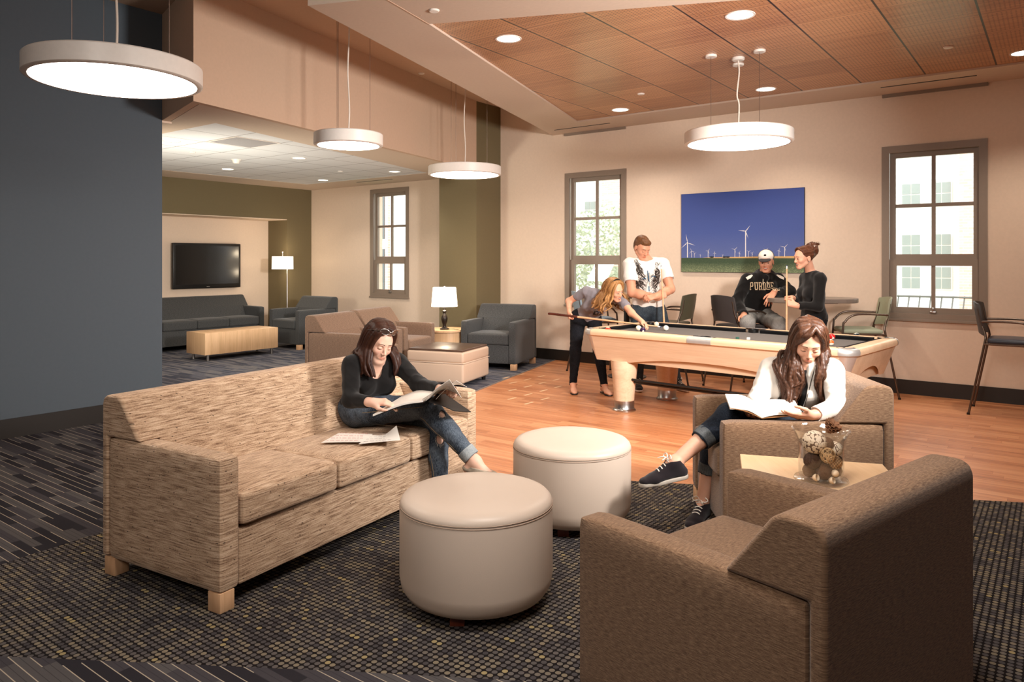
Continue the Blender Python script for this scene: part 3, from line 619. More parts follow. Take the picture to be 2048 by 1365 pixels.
for a in [(.09, .155, .20, .12, 1.75, .006), (.88, .16, .33, .10, .9, .006), (.147, .155, .085, .05, 1.9, .0025), (.19, .155, .055, .03, .3, .002), (.38, .155, .085, .04, 1.0, .003), (.47, .155, .06, .03, 1.5, .002), (.74, .157, .10, .05, .8, .003), (.80, .157, .055, .03, 1.2, .002), (.92, .158, .07, .035, .5, .002), (.965, .158, .05, .03, .9, .002), (1.14, .16, .09, .04, .7, .0025), (1.30, .16, .08, .035, 1.4, .0025), (1.37, .16, .12, .06, .8, .0035), (.27, .155, .035, .02, 1.2, .0015), (.58, .155, .03, .02, .4, .0015)]: turbine(*a)
b = B()
for x0 in (.43, .60, .645): b.ball((x0, -.002, .20), (.03, .0012, .011), 8, 6)
b.obj('printed_bushes', pm('printed_dark_green', (30, 40, 48), .8), t)
# ---------------------------------------------------------------- pool table
t = thing('pool_table', 'pool table with pale maple sides, steel corners and grey cloth', 'pool table', W(2.1125, 7.104), TH+math.atan2(-.683, .73))
PL, PW_ = 2.70, 1.25; hx, hy, RC = PL/2, PW_/2, .13
M_maple2 = wood('pool_maple', (210, 178, 146), (230, 202, 172), 'x', .3, 8., 60.); M_maple3 = wood('pool_maple_rail', (216, 178, 142), (232, 198, 164), 'x', .3, 8., 60.)
M_steel = pm('satin_aluminium', (222, 218, 214), .42, .75)
prof = [(.022, .752), (.004, .762), (.0, .785), (.006, .808), (.02, .818), (.05, .822), (.118, .820), (.125, .800)]   # inset, height
def strip(name, p0, p1, out, pr, mat, thick=0):      # profile swept along an edge
    b = B(); p0, p1, out = Vector(p0), Vector(p1), Vector(out); n = len(pr)
    v = [(*(p-out*o), z) for p in (p0, p1) for o, z in pr]
    b.raw(v, [(i, i+1, n+i+1, n+i) for i in range(n-1)]+[tuple(range(n))[::-1], tuple(range(n, 2*n))]); return b.obj(name, mat, t)
for sy in (-1, 1):
    for sx in (-1, 1):
        strip('rail', (sx*(hx-RC), sy*hy), (sx*.12, sy*hy), (0, sy), prof, M_maple3)
    strip('side_pocket_plate', (-.12, sy*(hy+.003)), (.12, sy*(hy+.003)), (0, sy), [(.02, .757), (.002, .765), (.0, .785), (.006, .81), (.02, .821), (.05, .825), (.06, .823)], M_steel)
for sx in (-1, 1): strip('rail', (sx*hx, -(hy-RC)), (sx*hx, hy-RC), (sx, 0), prof, M_maple3)
for sx in (-1, 1):
    for sy in (-1, 1):
        a0 = math.atan2(sy, sx)-PI/4; cx, cy = sx*(hx-RC), sy*(hy-RC)
        B().lathe([(RC-o+.002, z+.001) for o, z in prof[:6]]+[(RC-.075, .823)], 14, (cx, cy), a0=a0, a1=a0+PI/2).obj('corner_casting', M_steel, t)
        B().lathe([(0, .80), (.072, .80), (.072, .822), (.06, .822)], 20, (sx*(hx-.105), sy*(hy-.105))).obj('corner_pocket', M_black, t)
        B().lathe([(RC-.022, .756), (RC-.12, .50)], 10, (cx, cy), a0=a0, a1=a0+PI/2).obj('corner_panel', M_steel, t)
def apron(p0, p1, out, arch, h):
    p0, p1, out = Vector(p0), Vector(p1), Vector(out); N = 48; v, f = [], []
    for i in range(N+1):
        s = i/N; p = p0.lerp(p1, s); q = abs(s-.5)/arch; zb = .50+(h*(1-q**2.2) if q < 1 else 0)
        for zz in (.756, zb):
            o = .022+(.756-zz)/.256*.098; v.append((*(p-out*o), zz))
    f = [(2*i, 2*i+1, 2*i+3, 2*i+2) for i in range(N)]; B().raw(v, f).obj('apron_panel', M_maple2, t)
    v, f = [], []
    for i in range(N+1):
        p = p0.lerp(p1, i/N)
        for zz, o in ((.70, .10), (.50, .145)): v.append((*(p-out*o), zz))
    B().raw(v, [(2*i, 2*i+1, 2*i+3, 2*i+2) for i in range(N)]).obj('inner_skirt', M_maple2, t)
for sy in (-1, 1): apron((-(hx-RC), sy*hy), (hx-RC, sy*hy), (0, sy), .34, .075)
for sx in (-1, 1): apron((sx*hx, -(hy-RC)), (sx*hx, hy-RC), (sx, 0), .36, .12)
g = G('grey_billiard_cloth'); fz = g.noise(g.co(), 600., 2.); g.set(Base_Color=g.mix(fz, lin(92, 88, 86), lin(112, 107, 104)), Roughness=.95, Specular_IOR_Level=.1); M_cloth = g.m
B().box(-(hx-.15), hx-.15, -(hy-.15), hy-.15, .72, .785).obj('playing_surface', M_cloth, t)
g = G('black_cushion_cloth'); g.set(Base_Color=lin(20, 20, 22), Roughness=.9, Specular_IOR_Level=.1); M_cush = g.m
for sy in (-1, 1):
    for sx in (-1, 1):
        x0, x1 = sx*.085, sx*(hx-.20)
        B().prism([(sy*(hy-.118), .76), (sy*(hy-.118), .819), (sy*(hy-.14), .819), (sy*(hy-.172), .812), (sy*(hy-.165), .785)], min(x0, x1), max(x0, x1), 'x').obj('cushion', M_cush, t)
    B().lathe([(0, .7865), (.05, .7865), (.052, .82)], 20, (0, sy*(hy-.125))).obj('side_pocket', M_black, t)
for sx in (-1, 1):
    B().prism([(sx*(hx-.118), .76), (sx*(hx-.118), .819), (sx*(hx-.14), .819), (sx*(hx-.172), .812), (sx*(hx-.165), .785)], -(hy-.20), hy-.20, 'y').obj('cushion', M_cush, t)
B().box(-(hx-.16), hx-.16, -(hy-.16), hy-.16, .505, .70).obj('frame_box', M_maple2, t)
for sx in (-1, 1):
    for sy in (-1, 1):
        lg = B().lathe([(.10, .105), (.112, .25), (.128, .40), (.140, .51), (0, .51)], 32, (sx*.95, sy*.41)).obj('leg', M_maple2, t)
        B().lathe([(0, .0), (.115, .0), (.117, .012), (.106, .02), (.100, .03), (.100, .105), (.0, .105)], 32, (sx*.95, sy*.41)).obj('leg_base', M_chrome, lg)
for dy in (.0,):
    B().tube(bez([(-.82, -.44, .325), (-.845, -.41, .315), (-.84, -.405, .300), (-.80, -.41, .295)], 5)+[(.95, -.41, .295)], .012, 8).tube([(-.84, -.44, .325), (.95, -.44, .325)], .013, 8).obj('ball_return_rail', M_black, t)
# balls and chalk --------------------------------------------------
def ballmat(name, col, stripe=None):
    g = G(name); x, y, z = g.sep(g.co()); c = lin(*col)
    if stripe: c = g.mix(g.ma('LESS_THAN', g.ma('ABSOLUTE', g.ma('ADD', g.ma('MULTIPLY', z, .8), g.ma('MULTIPLY', y, .4))), .013), lin(236, 226, 208), lin(*stripe))
    d = g.ma('SQRT', g.ma('ADD', g.ma('MULTIPLY', x, x), g.ma('POWER', g.ma('ADD', z, .012), 2.)))
    if not stripe and col[1] < 120:
        c = g.mix(g.ma('MULTIPLY', g.ma('LESS_THAN', d, .011), g.ma('LESS_THAN', y, 0.)), c, lin(236, 226, 208))
    g.set(Base_Color=c, Roughness=.08, Specular_IOR_Level=.6); return g.m
def pz(px, py, z): tt = (1.52-z)*1470/(py-521); return W((px-1024)/1470*tt, tt, z)
for px, py, col, st, lab in [(1332, 656.5, (240, 232, 218), None, 'plain white cue ball in front of the bridge hand'), (1277, 656.5, (236, 224, 200), None, 'cream ball touching the dark purple ball'),
        (1285.5, 660.5, (44, 22, 58), None, 'dark purple ball beside the bridge hand'), (1313, 649, (236, 226, 208), (226, 214, 190), 'pale ball lying by the far cushion'),
        (1216, 660, (200, 60, 40), (206, 62, 44), 'red and white ball near the left corner of the pool table'), (1664, 674, (196, 30, 28), None, 'solid red ball behind the reading woman'),
        (1661, 685.5, (220, 100, 40), (222, 104, 50), 'orange striped ball close to the near rail'), (1713, 672, (30, 40, 50), (28, 38, 46), 'dark striped ball by the right far cushion')]:
    o = B().ball((0, 0, 0), .0286, 24, 16).obj('billiard_ball', ballmat('ball_%d' % px, col, st), None, loc=pz(px, py, .8136)); o.rotation_euler = (0, 0, TH)
    tag(o, lab, 'billiard ball', 'billiard balls on the table')
for px, py, col, lab in [(1475, 677, (48, 92, 78), 'green chalk cube on the grey cloth'), (1497, 678, (226, 220, 212), 'white chalk cube on the grey cloth')]:
    tag(B().box(-.014, .014, -.011, .011, 0, .022, .002).obj('chalk_cube', pm('chalk_%d' % px, col, .8), None, loc=pz(px, py+2, .786)), lab, 'chalk')
# ---------------------------------------------------------------- bar tables and bar chairs
M_lam = pm('grey_brown_laminate', (132, 120, 110), .35)
def bar_table(X, Y, L_, D_, lab, ang=0):
    t = thing('bar_table', lab, 'table', W(X, Y), TH+ang); pts = []
    for k in range(32):
        a = 2*PI*k/32; pts.append(((L_-D_)/2*(1 if math.cos(a) > 0 else -1)+D_/2*math.cos(a), D_/2*math.sin(a)))
    B().prism(pts, 1.04, 1.09, 'z', .008, 2).obj('table_top', M_lam, t)
    B().box(-.25, .25, -.1, .1, 1.025, 1.04).obj('mounting_plate', M_black, t)
    B().lathe([(0, .02), (.04, .02), (.04, 1.03), (0, 1.03)], 20).obj('pedestal', M_black, t); B().lathe([(0, 0), (.25, 0), (.25, .012), (.05, .03), (0, .03)], 36).obj('table_base', M_black, t)
bar_table(3.44, 8.42, 1.0, .6, 'grey bar height table by the woman holding the cue')
bar_table(1.50, 9.60, 1.05, .6, 'grey bar height table mostly hidden behind the tall man')
M_tube = pm('bronze_tube', (112, 98, 88), .3, .9)
def bar_chair(X, Y, ang, shell, seat, lab):
    """faces local -y"""
    t = thing('bar_chair', lab, 'chair', W(X, Y), TH+ang, 'bar height armchairs')
    for s in (-1, 1):
        B().tube(bez([(s*.255, .34, 0), (s*.235, .215, .66), (s*.225, .20, .78), (s*.20, .235, .90), (s*.195, .26, 1.04)], 8), .0115, 10).obj('rear_leg', M_tube, t)
        B().tube(bez([(s*.265, -.27, 0), (s*.26, -.235, .74), (s*.258, -.21, .84), (s*.255, -.14, .905), (s*.25, -.03, .925), (s*.235, .23, .92)], 8), .0115, 10).obj('arm_tube', M_tube, t)
        B().tube([(s*.245, -.235, .70), (s*.24, .215, .70)], .009, 8).obj('seat_rail', M_tube, t)
        for y in (-.27, .34): B().lathe([(0, 0), (.016, 0), (.014, .02), (0, .02)], 10, (s*(.265 if y < 0 else .255), y)).obj('glide', M_black, t)
    B().tube([(-.26, -.255, .30), (.26, -.255, .30)], .009, 8).obj('foot_rail', M_tube, t); B().tube([(-.24, .215, .68), (.24, .215, .68)], .009, 8).obj('cross_rail', M_tube, t)
    B().cushion(-.225, .225, -.24, .19, .705, .752, .02, .012, 8).obj('seat', seat, t)
    v, f = [], []; N, K = 10, 8
    for sd_ in (0, 1):
        for k in range(K+1):
            zz = .80+k*.31/K; ww = .225-.03*abs(k/K-.55)
            for i in range(N+1):
                u = -1+2*i/N; v.append((u*ww, .255+.05*(k/K)-.055*u*u+.018*sd_, zz-(.02*u*u if k == 0 else 0)+(-.02*u*u if k == K else 0)))
    S = (N+1)*(K+1); idx = lambda s_, k, i: s_*S+k*(N+1)+i
    for k in range(K):
        for i in range(N): f += [(idx(0, k, i), idx(0, k, i+1), idx(0, k+1, i+1), idx(0, k+1, i)), (idx(1, k, i), idx(1, k+1, i), idx(1, k+1, i+1), idx(1, k, i+1))]
    for i in range(N): f += [(idx(0, 0, i), idx(1, 0, i), idx(1, 0, i+1), idx(0, 0, i+1)), (idx(0, K, i), idx(0, K, i+1), idx(1, K, i+1), idx(1, K, i))]
    for k in range(K): f += [(idx(0, k, 0), idx(0, k+1, 0), idx(1, k+1, 0), idx(1, k, 0)), (idx(0, k, N), idx(1, k, N), idx(1, k+1, N), idx(0, k+1, N))]
    B().raw(v, f).obj('backrest', shell, t, 55); return t
M_sage = pm('sage_shell', (160, 164, 138), .5); M_sage2 = pm('sage_seat', (168, 174, 150), .7); M_olivesh = pm('dark_olive_shell', (74, 70, 54), .5); M_dark = pm('dark_grey_shell', (62, 58, 58), .5); M_vin = pm('dark_blue_vinyl', (58, 64, 76), .35); M_blue = pm('light_blue_seat', (140, 160, 176), .6)
fa = lambda fx_, fy_: math.atan2(fx_, -fy_)      # facing direction (right, away) -> local angle
bar_chair(3.95, 8.34, fa(-.97, .22), M_sage, M_sage2, 'sage bar chair at the right end of the pool table, facing left')
bar_chair(4.92, 7.24, fa(.80, -.60), M_dark, M_vin, 'dark bar chair cut by the right edge of the photo')
bar_chair(1.98, 9.22, fa(-.80, .55), M_olivesh, M_olivesh, 'olive bar chair just right of the tall man')
bar_chair(2.73, 8.80, fa(.93, .36), M_dark, M_dark, 'dark bar chair the man in the cap sits on')
bar_chair(1.12, 9.88, fa(.96, .1), M_blue, M_blue, 'light blue bar chair behind the woman bending over the table')
# ---------------------------------------------------------------- glass vase and its filling
def clear_glass():
    g = G('clear_glass'); t_ = g.t; gl = g.n('ShaderNodeBsdfGlass', Roughness=0., IOR=1.45, Color=(.98, .99, .98, 1)); tr = g.n('ShaderNodeBsdfTransparent', Color=(.985, .99, .988, 1))
    mx = t_.nodes.new('ShaderNodeMixShader'); lw = g.n('ShaderNodeLayerWeight', Blend=.35).outputs['Facing']
    gs = g.n('ShaderNodeBsdfGlossy', Roughness=.02); g.put(mx.inputs[0], g.ma('ADD', g.ma('MULTIPLY', g.ma('POWER', lw, 2.4), .85), .05)); t_.links.new(tr.outputs[0], mx.inputs[1]); t_.links.new(gs.outputs[0], mx.inputs[2])
    t_.links.new(mx.outputs[0], g.out.inputs[0]); return g.m
M_gl = clear_glass(); VX, VY, VZ = 1.385, 3.295, .531
t = thing('glass_vase', 'clear glass hurricane vase filled with decorative balls', 'vase', W(VX, VY, VZ), TH)
B().lathe([(0, .012), (.085, .012), (.094, .03), (.096, .08), (.096, .15), (.100, .19), (.114, .218), (.121, .228), (.124, .232), (.121, .234), (.111, .222), (.097, .19), (.092, .15), (.092, .08), (.090, .035), (.08, .018), (0, .018)], 56).obj('vessel', M_gl, t)
B().lathe([(0, 0), (.108, 0), (.116, .006), (.113, .014), (.095, .020), (0, .014)], 56).obj('foot_ring', M_gl, t)
def deco(name, lab, dx, dy, dz, builder):
    o = builder(); o.location = W(VX+dx, VY+dy, VZ+dz); o.rotation_euler = (random.uniform(-.4, .4), random.uniform(-.4, .4), random.uniform(0, 6)); tag(o, lab, 'decorative ball', 'filling of the glass vase')
def g_coral():
    g = G('button_coral'); vo = g.n('ShaderNodeTexVoronoi', Vector=g.co(), Scale=72., Randomness=.6); d = vo.outputs['Distance']
    ring = g.ma('GREATER_THAN', d, .60); dot = g.ma('LESS_THAN', d, .13)
    g.set(Base_Color=g.mix(g.ma('MAXIMUM', ring, g.ma('MULTIPLY', dot, .7)), lin(238, 218, 192), lin(92, 62, 44)), Roughness=.7); g.bump(g.ma('SUBTRACT', 1., d), .6, .004); return g.m
def g_crack():
    g = G('cracked_shell'); vo = g.n('ShaderNodeTexVoronoi', {'feature': 'DISTANCE_TO_EDGE'}, Vector=g.co(), Scale=34.); g.set(Base_Color=g.mix(g.ma('LESS_THAN', vo.outputs[0], .04), lin(232, 212, 186), lin(96, 66, 46)), Roughness=.6); return g.m
def g_fuzz(n, c):
    g = G(n); nz = g.noise(g.co(), 220., 3.); g.set(Base_Color=g.mix(nz, lin(*[q*.5 for q in c]), lin(*c)), Roughness=.95); g.bump(nz, .9, .006); return g.m
def g_weave():
    g = G('woven_reed'); x, y, z = g.sep(g.co()); w = g.ma('SINE', g.ma('MULTIPLY', x, 520.)); w2 = g.ma('SINE', g.ma('MULTIPLY', z, 420.)); f = g.ma('MULTIPLY', g.ma('ADD', g.ma('MULTIPLY', w, w2), 1.), .5)
    g.set(Base_Color=g.mix(f, lin(120, 84, 52), lin(206, 166, 120)), Roughness=.7); g.bump(f, .5, .003); return g.m
mc, mk, mf, mw = g_coral(), g_crack(), g_fuzz('dark_fuzz', (92, 60, 40)), g_weave(); mf2 = g_fuzz('brown_fuzz', (120, 78, 50))
sph = lambda r, m, n='deco_ball': (lambda: B().ball((0, 0, 0), r, 32, 20).obj(n, m))
def fluffy(r, m, n='deco_ball'):
    def f():
        b = B().ball((0, 0, 0), r, 40, 26)
        for v in b.bm.verts: v.co *= 1+.05*math.sin(v.co.x*260+v.co.y*190)*math.sin(v.co.z*230)+random.uniform(-.025, .025)
        return b.obj(n, m)
    return f
deco('a', 'large ball covered in pale ringed discs, on top at the left', -.038, -.02, .178, sph(.052, mc, 'ringed_ball'))
deco('a', 'pale cracked shell ball at the right side of the vase', .058, -.01, .145, sph(.034, mk, 'shell_ball'))
deco('a', 'woven reed ball in the middle right of the vase', .040, -.055, .098, sph(.030, mw, 'reed_ball'))
deco('a', 'dark fuzzy ball below the pine cone', .018, -.022, .172, fluffy(.028, mf2, 'fuzzy_ball'))
deco('a', 'dark brown ball at the left of the vase', -.052, -.03, .098, fluffy(.036, mf, 'fuzzy_ball'))
deco('a', 'dark ball at the right edge of the vase', .068, -.005, .095, fluffy(.024, mf, 'fuzzy_ball'))
deco('a', 'brown ball in the centre bottom of the vase', .0, -.04, .052, fluffy(.037, mf2, 'fuzzy_ball'))
deco('a', 'brown ball at the left bottom of the vase', -.056, -.012, .050, fluffy(.030, mf2, 'fuzzy_ball'))
deco('a', 'brown ball at the right bottom of the vase', .056, -.01, .050, fluffy(.032, mf2, 'fuzzy_ball'))
deco('a', 'brown ball hidden at the back of the vase', .0, .045, .075, fluffy(.036, mf, 'fuzzy_ball'))
deco('a', 'dark ball at the back right of the vase', .025, .02, .12, fluffy(.032, mf, 'fuzzy_ball'))
def wicker():
    b = B(); r_ = random.Random(5)
    for k in range(15):
        ax = Vector([r_.gauss(0, 1) for _ in range(3)]).normalized(); u = ax.orthogonal().normalized(); v = ax.cross(u); rr = .032
        b.tube([ (u*math.cos(a)+v*math.sin(a))*rr+ax*.006*math.sin(3*a+k) for a in [2*PI*i/28 for i in range(28)]], .0019, 5, True)
    return b.obj('twig_ball', pm('pale_twig', (206, 166, 118), .7))
deco('a', 'open twig ball in the middle of the vase', .004, -.062, .130, wicker)
def cone():
    b = B(); r_ = random.Random(2)
    b.ball((0, 0, 0), (.018, .018, .022), 12, 8)
    for L_ in range(6):
        zz = -.02+L_*.008; rr = .036*math.sin(PI*(.25+.65*(1-L_/6))); n = 8
        for k in range(n):
            a = 2*PI*(k+.5*(L_ % 2))/n; d = Vector((math.cos(a), math.sin(a), .35)); s_ = Vector((-math.sin(a), math.cos(a), 0)); up = Vector((0, 0, .0035)); c0 = Vector((0, 0, zz))+d*.008; c1 = Vector((0, 0, zz))+d*rr
            v = [c0-s_*.003, c0+s_*.003, c1+s_*.009, c1+d*.003+up, c1-s_*.009]; v2 = [q+up for q in v]; b.raw(v+v2, [(0, 1, 2, 3, 4), (9, 8, 7, 6, 5)]+[(i, (i+1) % 5, 5+(i+1) % 5, 5+i) for i in range(5)])
    return b.obj('pine_cone', pm('cone_brown', (150, 104, 72), .7))
o = cone(); o.location = W(VX+.042, VY+.0, VZ+.232); o.rotation_euler = (.5, .3, 1); tag(o, 'brown pine cone on top of the vase filling', 'pine cone', 'filling of the glass vase')
def pod():
    b = B()
    for i in range(1):
        b.lathe([(0, -.018), (.010, -.012), (.016, .0), (.014, .008), (.012, .004), (.004, -.006), (0, -.008)], 16)
    return b.obj('seed_shell', pm('pale_shell', (226, 200, 168), .5))
for dx, dy, dz, s in [(-.052, -.072, .036, 'round pale shell at the left bottom of the vase'), (.026, -.085, .058, 'curled pale shell at the right bottom of the vase'), (.012, -.088, .028, 'small pointed shell at the bottom of the vase')]:
    o = pod(); o.location = W(VX+dx, VY+dy, VZ+dz); o.rotation_euler = (1.2, .5, 2*dx*50); tag(o, s, 'shell', 'filling of the glass vase')
# ---------------------------------------------------------------- bodies: implicit surfaces polygonised into one mesh
def V3(*a): return np.array(a[0] if len(a) == 1 else a, float)
def unit(v): v = V3(v); return v/(np.linalg.norm(v)+1e-12)
def frame(fwd, up=(0, 0, 1)):              # columns: left-hand side (x), back (y), up (z) for a thing that faces fwd
    f = unit(fwd); u = V3(up); u = unit(u-f*u.dot(f)); x = np.cross(-f, u); return np.column_stack([x, -f, u])
class Cap:                                  # tapered capsule, optionally squashed by s along n
    def __init__(s, a, b, ra, rb=None, k=.02, n=None, f=1., op=0):
        s.a, s.b, s.ra, s.rb, s.k, s.op = V3(a), V3(b), ra, ra if rb is None else rb, k, op
        s.n = None if n is None else unit(n); s.f = f; s.c = (s.a+s.b)/2; s.R = np.linalg.norm(s.b-s.a)/2+max(s.ra, s.rb)*max(1, f)
    def __call__(s, p):
        q = p-s.a; d = s.b-s.a; L = d.dot(d)+1e-12; t = np.clip(q@d/L, 0, 1); w = q-t[..., None]*d
        if s.n is not None: w = w+(w@s.n)[..., None]*s.n*(1/s.f-1)
        r = s.ra+(s.rb-s.ra)*t; l = np.sqrt((w*w).sum(-1))
        return (l-r)*(min(1, s.f) if s.n is not None else 1)
    def grow(s, d): return Cap(s.a, s.b, s.ra+d, s.rb+d, s.k, s.n, s.f, s.op)
class Ell:
    def __init__(s, c, r, M=None, k=.03, op=0): s.c, s.r, s.M, s.k, s.op = V3(c), V3(r), np.eye(3) if M is None else M, k, op; s.R = max(s.r)
    def __call__(s, p):
        q = ((p-s.c)@s.M)/s.r; l = np.sqrt((q*q).sum(-1)); g = np.sqrt((((q/s.r))**2).sum(-1))+1e-9
        return l*(l-1)/g
    def grow(s, d): return Ell(s.c, s.r+d, s.M, s.k, s.op)
class Plane:                                # cuts away the side n points to
    def __init__(s, c, n, k=.002): s.c, s.n, s.k, s.op, s.R = V3(c), unit(n), k, 2, 1e9
    def __call__(s, p): return (p-s.c)@s.n
    def grow(s, d): return s
def smin(a, b, k):
    h = np.maximum(k-np.abs(a-b), 0)/k; return np.minimum(a, b)-h*h*k*.25
def sdf(prims, p, disp=None):
    d = np.full(p.shape[:-1], .2)
    for q in prims:
        if q.op == 0: d = smin(d, q(p), q.k)
        elif q.op == 1: d = -smin(-d, q(p), q.k)
        else: d = -smin(-d, -q(p), q.k)
    if disp is not None: d = d+disp(p)
    return d
def polygonise(prims, res, disp=None):
    pos = [q for q in prims if q.op == 0]; pad = .02
    lo = np.min([q.c-q.R for q in pos], 0)-pad; hi = np.max([q.c+q.R for q in pos], 0)+pad
    nb = np.ceil((hi-lo)/(8*res)).astype(int); N = nb*8+1
    ix = np.stack(np.meshgrid(*[np.arange(k) for k in nb], indexing='ij'), -1).reshape(-1, 3)
    cen = lo+(ix+.5)*8*res; hd = 8*res*.87
    mind = np.min([q(cen) if isinstance(q, Cap) and q.n is None else np.linalg.norm(cen-q.c, axis=1)-q.R for q in pos], 0)
    act = mind < hd+.03; ix, cen = ix[act], cen[act]
    off = np.stack(np.meshgrid(*[np.arange(9)]*3, indexing='ij'), -1)*res
    G_ = np.full(N, .2, np.float32); D = np.full((len(ix), 9, 9, 9), .2, np.float32)
    for q in prims:
        if q.op == 2: sel = np.arange(len(ix))
        else:
            dc = np.abs(q(cen)) if isinstance(q, Cap) and q.n is None else np.linalg.norm(cen-q.c, axis=1)-q.R
            if isinstance(q, Cap) and q.n is None: dc = q(cen)
            sel = np.nonzero(dc < hd+.04)[0]
        for s0 in range(0, len(sel), 1500):
            ss = sel[s0:s0+1500]; P_ = (lo+ix[ss]*8*res)[:, None, None, None, :]+off; v = q(P_); a = D[ss]
            D[ss] = smin(a, v, q.k) if q.op == 0 else (-smin(-a, v, q.k) if q.op == 1 else -smin(-a, -v, q.k))
    if disp is not None:
        near = np.nonzero(np.abs(D).reshape(len(D), -1).min(1) < .02)[0]
        for s0 in range(0, len(near), 1500):
            ss = near[s0:s0+1500]; D[ss] += disp((lo+ix[ss]*8*res)[:, None, None, None, :]+off)
    for (i, j, k), d in zip(ix*8, D): G_[i:i+9, j:j+9, k:k+9] = d
    S = G_ < 0; c = np.zeros(np.array(N)-1, np.int8)
    for a in (0, 1):
        for b in (0, 1):
            for e in (0, 1): c += S[a:N[0]-1+a, b:N[1]-1+b, e:N[2]-1+e]
    cells = np.argwhere((c > 0) & (c < 8)); vid = np.full(np.array(N)-1, -1, np.int32); vid[tuple(cells.T)] = np.arange(len(cells))
    acc = np.zeros((len(cells), 3)); cnt = np.zeros(len(cells))
    cor = np.array([[a, b, e] for a in (0, 1) for b in (0, 1) for e in (0, 1)])
    vals = {tuple(o): G_[tuple((cells+o).T)] for o in cor}
    for o in cor:
        for ax in range(3):
            if o[ax] == 0:
                o2 = o.copy(); o2[ax] = 1; v0, v1 = vals[tuple(o)], vals[tuple(o2)]; m = (v0 < 0) != (v1 < 0); t = np.where(m, v0/np.where(m, v0-v1, 1), 0)
                pt = cells+o+np.eye(3)[ax]*t[:, None]; acc += np.where(m[:, None], pt, 0); cnt += m
    verts = lo+acc/cnt[:, None]*res; quads = []
    for ax in range(3):
        b, e = (ax+1) % 3, (ax+2) % 3; sl0 = [slice(None)]*3; sl1 = [slice(None)]*3; sl0[ax] = slice(0, -1); sl1[ax] = slice(1, None)
        s0, s1 = S[tuple(sl0)], S[tuple(sl1)]; E_ = np.argwhere(s0 != s1); E_ = E_[(E_[:, b] > 0) & (E_[:, e] > 0) & (E_[:, b] < N[b]-1) & (E_[:, e] < N[e]-1)]
        fl = s0[tuple(E_.T)]; B_, C_ = np.eye(3, dtype=int)[b], np.eye(3, dtype=int)[e]
        q = np.stack([vid[tuple((E_-B_-C_).T)], vid[tuple((E_-C_).T)], vid[tuple(E_.T)], vid[tuple((E_-B_).T)]], 1); q[~fl] = q[~fl][:, ::-1]; quads.append(q)
    return verts, np.concatenate(quads)
def solid(name, prims, mat, parent, res=.005, disp=None, col=None):
    v, q = polygonise(prims, res, disp); me = bpy.data.meshes.new(name); me.vertices.add(len(v)); me.vertices.foreach_set('co', v.astype(np.float32).ravel())
    me.loops.add(len(q)*4); me.loops.foreach_set('vertex_index', q.astype(np.int32).ravel()); me.polygons.add(len(q))
    me.polygons.foreach_set('loop_start', np.arange(0, len(q)*4, 4, dtype=np.int32)); me.polygons.foreach_set('loop_total', np.full(len(q), 4, np.int32))
    me.polygons.foreach_set('use_smooth', np.ones(len(q), bool)); me.update(); me.validate(); me.materials.append(mat)
    if col is not None:
        at = me.color_attributes.new('tint', 'FLOAT_COLOR', 'POINT'); at.data.foreach_set('color', col(v).astype(np.float32).ravel())
    o = bpy.data.objects.new(name, me); COL.objects.link(o); o.parent = parent; return o
def folds(amp=.003, seed=0, fr=(18, 45), dirn=None, squash=.35):
    r = np.random.default_rng(seed); F_ = [(unit(r.normal(size=3))*r.uniform(*fr), r.uniform(0, 6.3)) for _ in range(7)]
    if dirn is not None: F_ = [(f-unit(dirn)*f.dot(unit(dirn))*(1-squash), ph) for f, ph in F_]
    def d(p):
        s = 0
        for i in range(0, 6, 2):
            (f, a), (g_, b) = F_[i], F_[i+1]; s = s+np.abs(np.sin(p@f+a+1.6*np.sin(p@g_+b)))
        return amp*(s/1.5-1.2)
    return d
def skin_mat(name, base, lip=None):
    g = G(name); nz = g.noise(g.co(), 60., 3.); nz2 = g.noise(g.co(), 9., 2.)
    c = g.mix(g.ma('MULTIPLY', nz2, .35), lin(*base), lin(base[0]*.97, base[1]*.84, base[2]*.80)); c = g.mix(g.ma('MULTIPLY', nz, .12), c, lin(base[0]*.8, base[1]*.66, base[2]*.6))
    at = g.n('ShaderNodeVertexColor', {'layer_name': 'tint'}); c = g.mix(1., c, at.outputs[0], 'MULTIPLY')
    g.set(Base_Color=c, Roughness=.48, Specular_IOR_Level=.35, Subsurface_Weight=.12, Subsurface_Scale=.01, Subsurface_Radius=(1., .35, .2)); return g.m
def hair_mat(name, dark, light, rough=.46):
    g = G(name); x, y, z = g.sep(g.co()); v = g.com(g.ma('MULTIPLY', x, 1.), g.ma('MULTIPLY', y, 1.), g.ma('MULTIPLY', z, .13))
    a = g.noise(v, 190., 3., .6); b = g.noise(v, 45., 3.); f = g.ma('ADD', g.ma('MULTIPLY', a, .6), g.ma('MULTIPLY', b, .4))
    g.set(Base_Color=g.ramp(f, [(.28, lin(*dark)), (.74, lin(*light))]), Roughness=rough, Specular_IOR_Level=.3); g.bump(a, .22, .003); return g.m
def cloth_mat(name, col, rough=.85, fine=500., contrast=.12, sheen=.15):
    g = G(name); a = g.noise(g.co(), fine, 2.); b = g.noise(g.co(), 12., 3.)
    c1 = tuple(q*(1-contrast) for q in lin(*col)[:3])+(1,); g.set(Base_Color=g.mix(g.ma('ADD', g.ma('MULTIPLY', a, .6), g.ma('MULTIPLY', b, .4)), c1, lin(*col)), Roughness=rough, Specular_IOR_Level=.15, Sheen_Weight=sheen)
    g.bump(a, .25, .001); return g.m
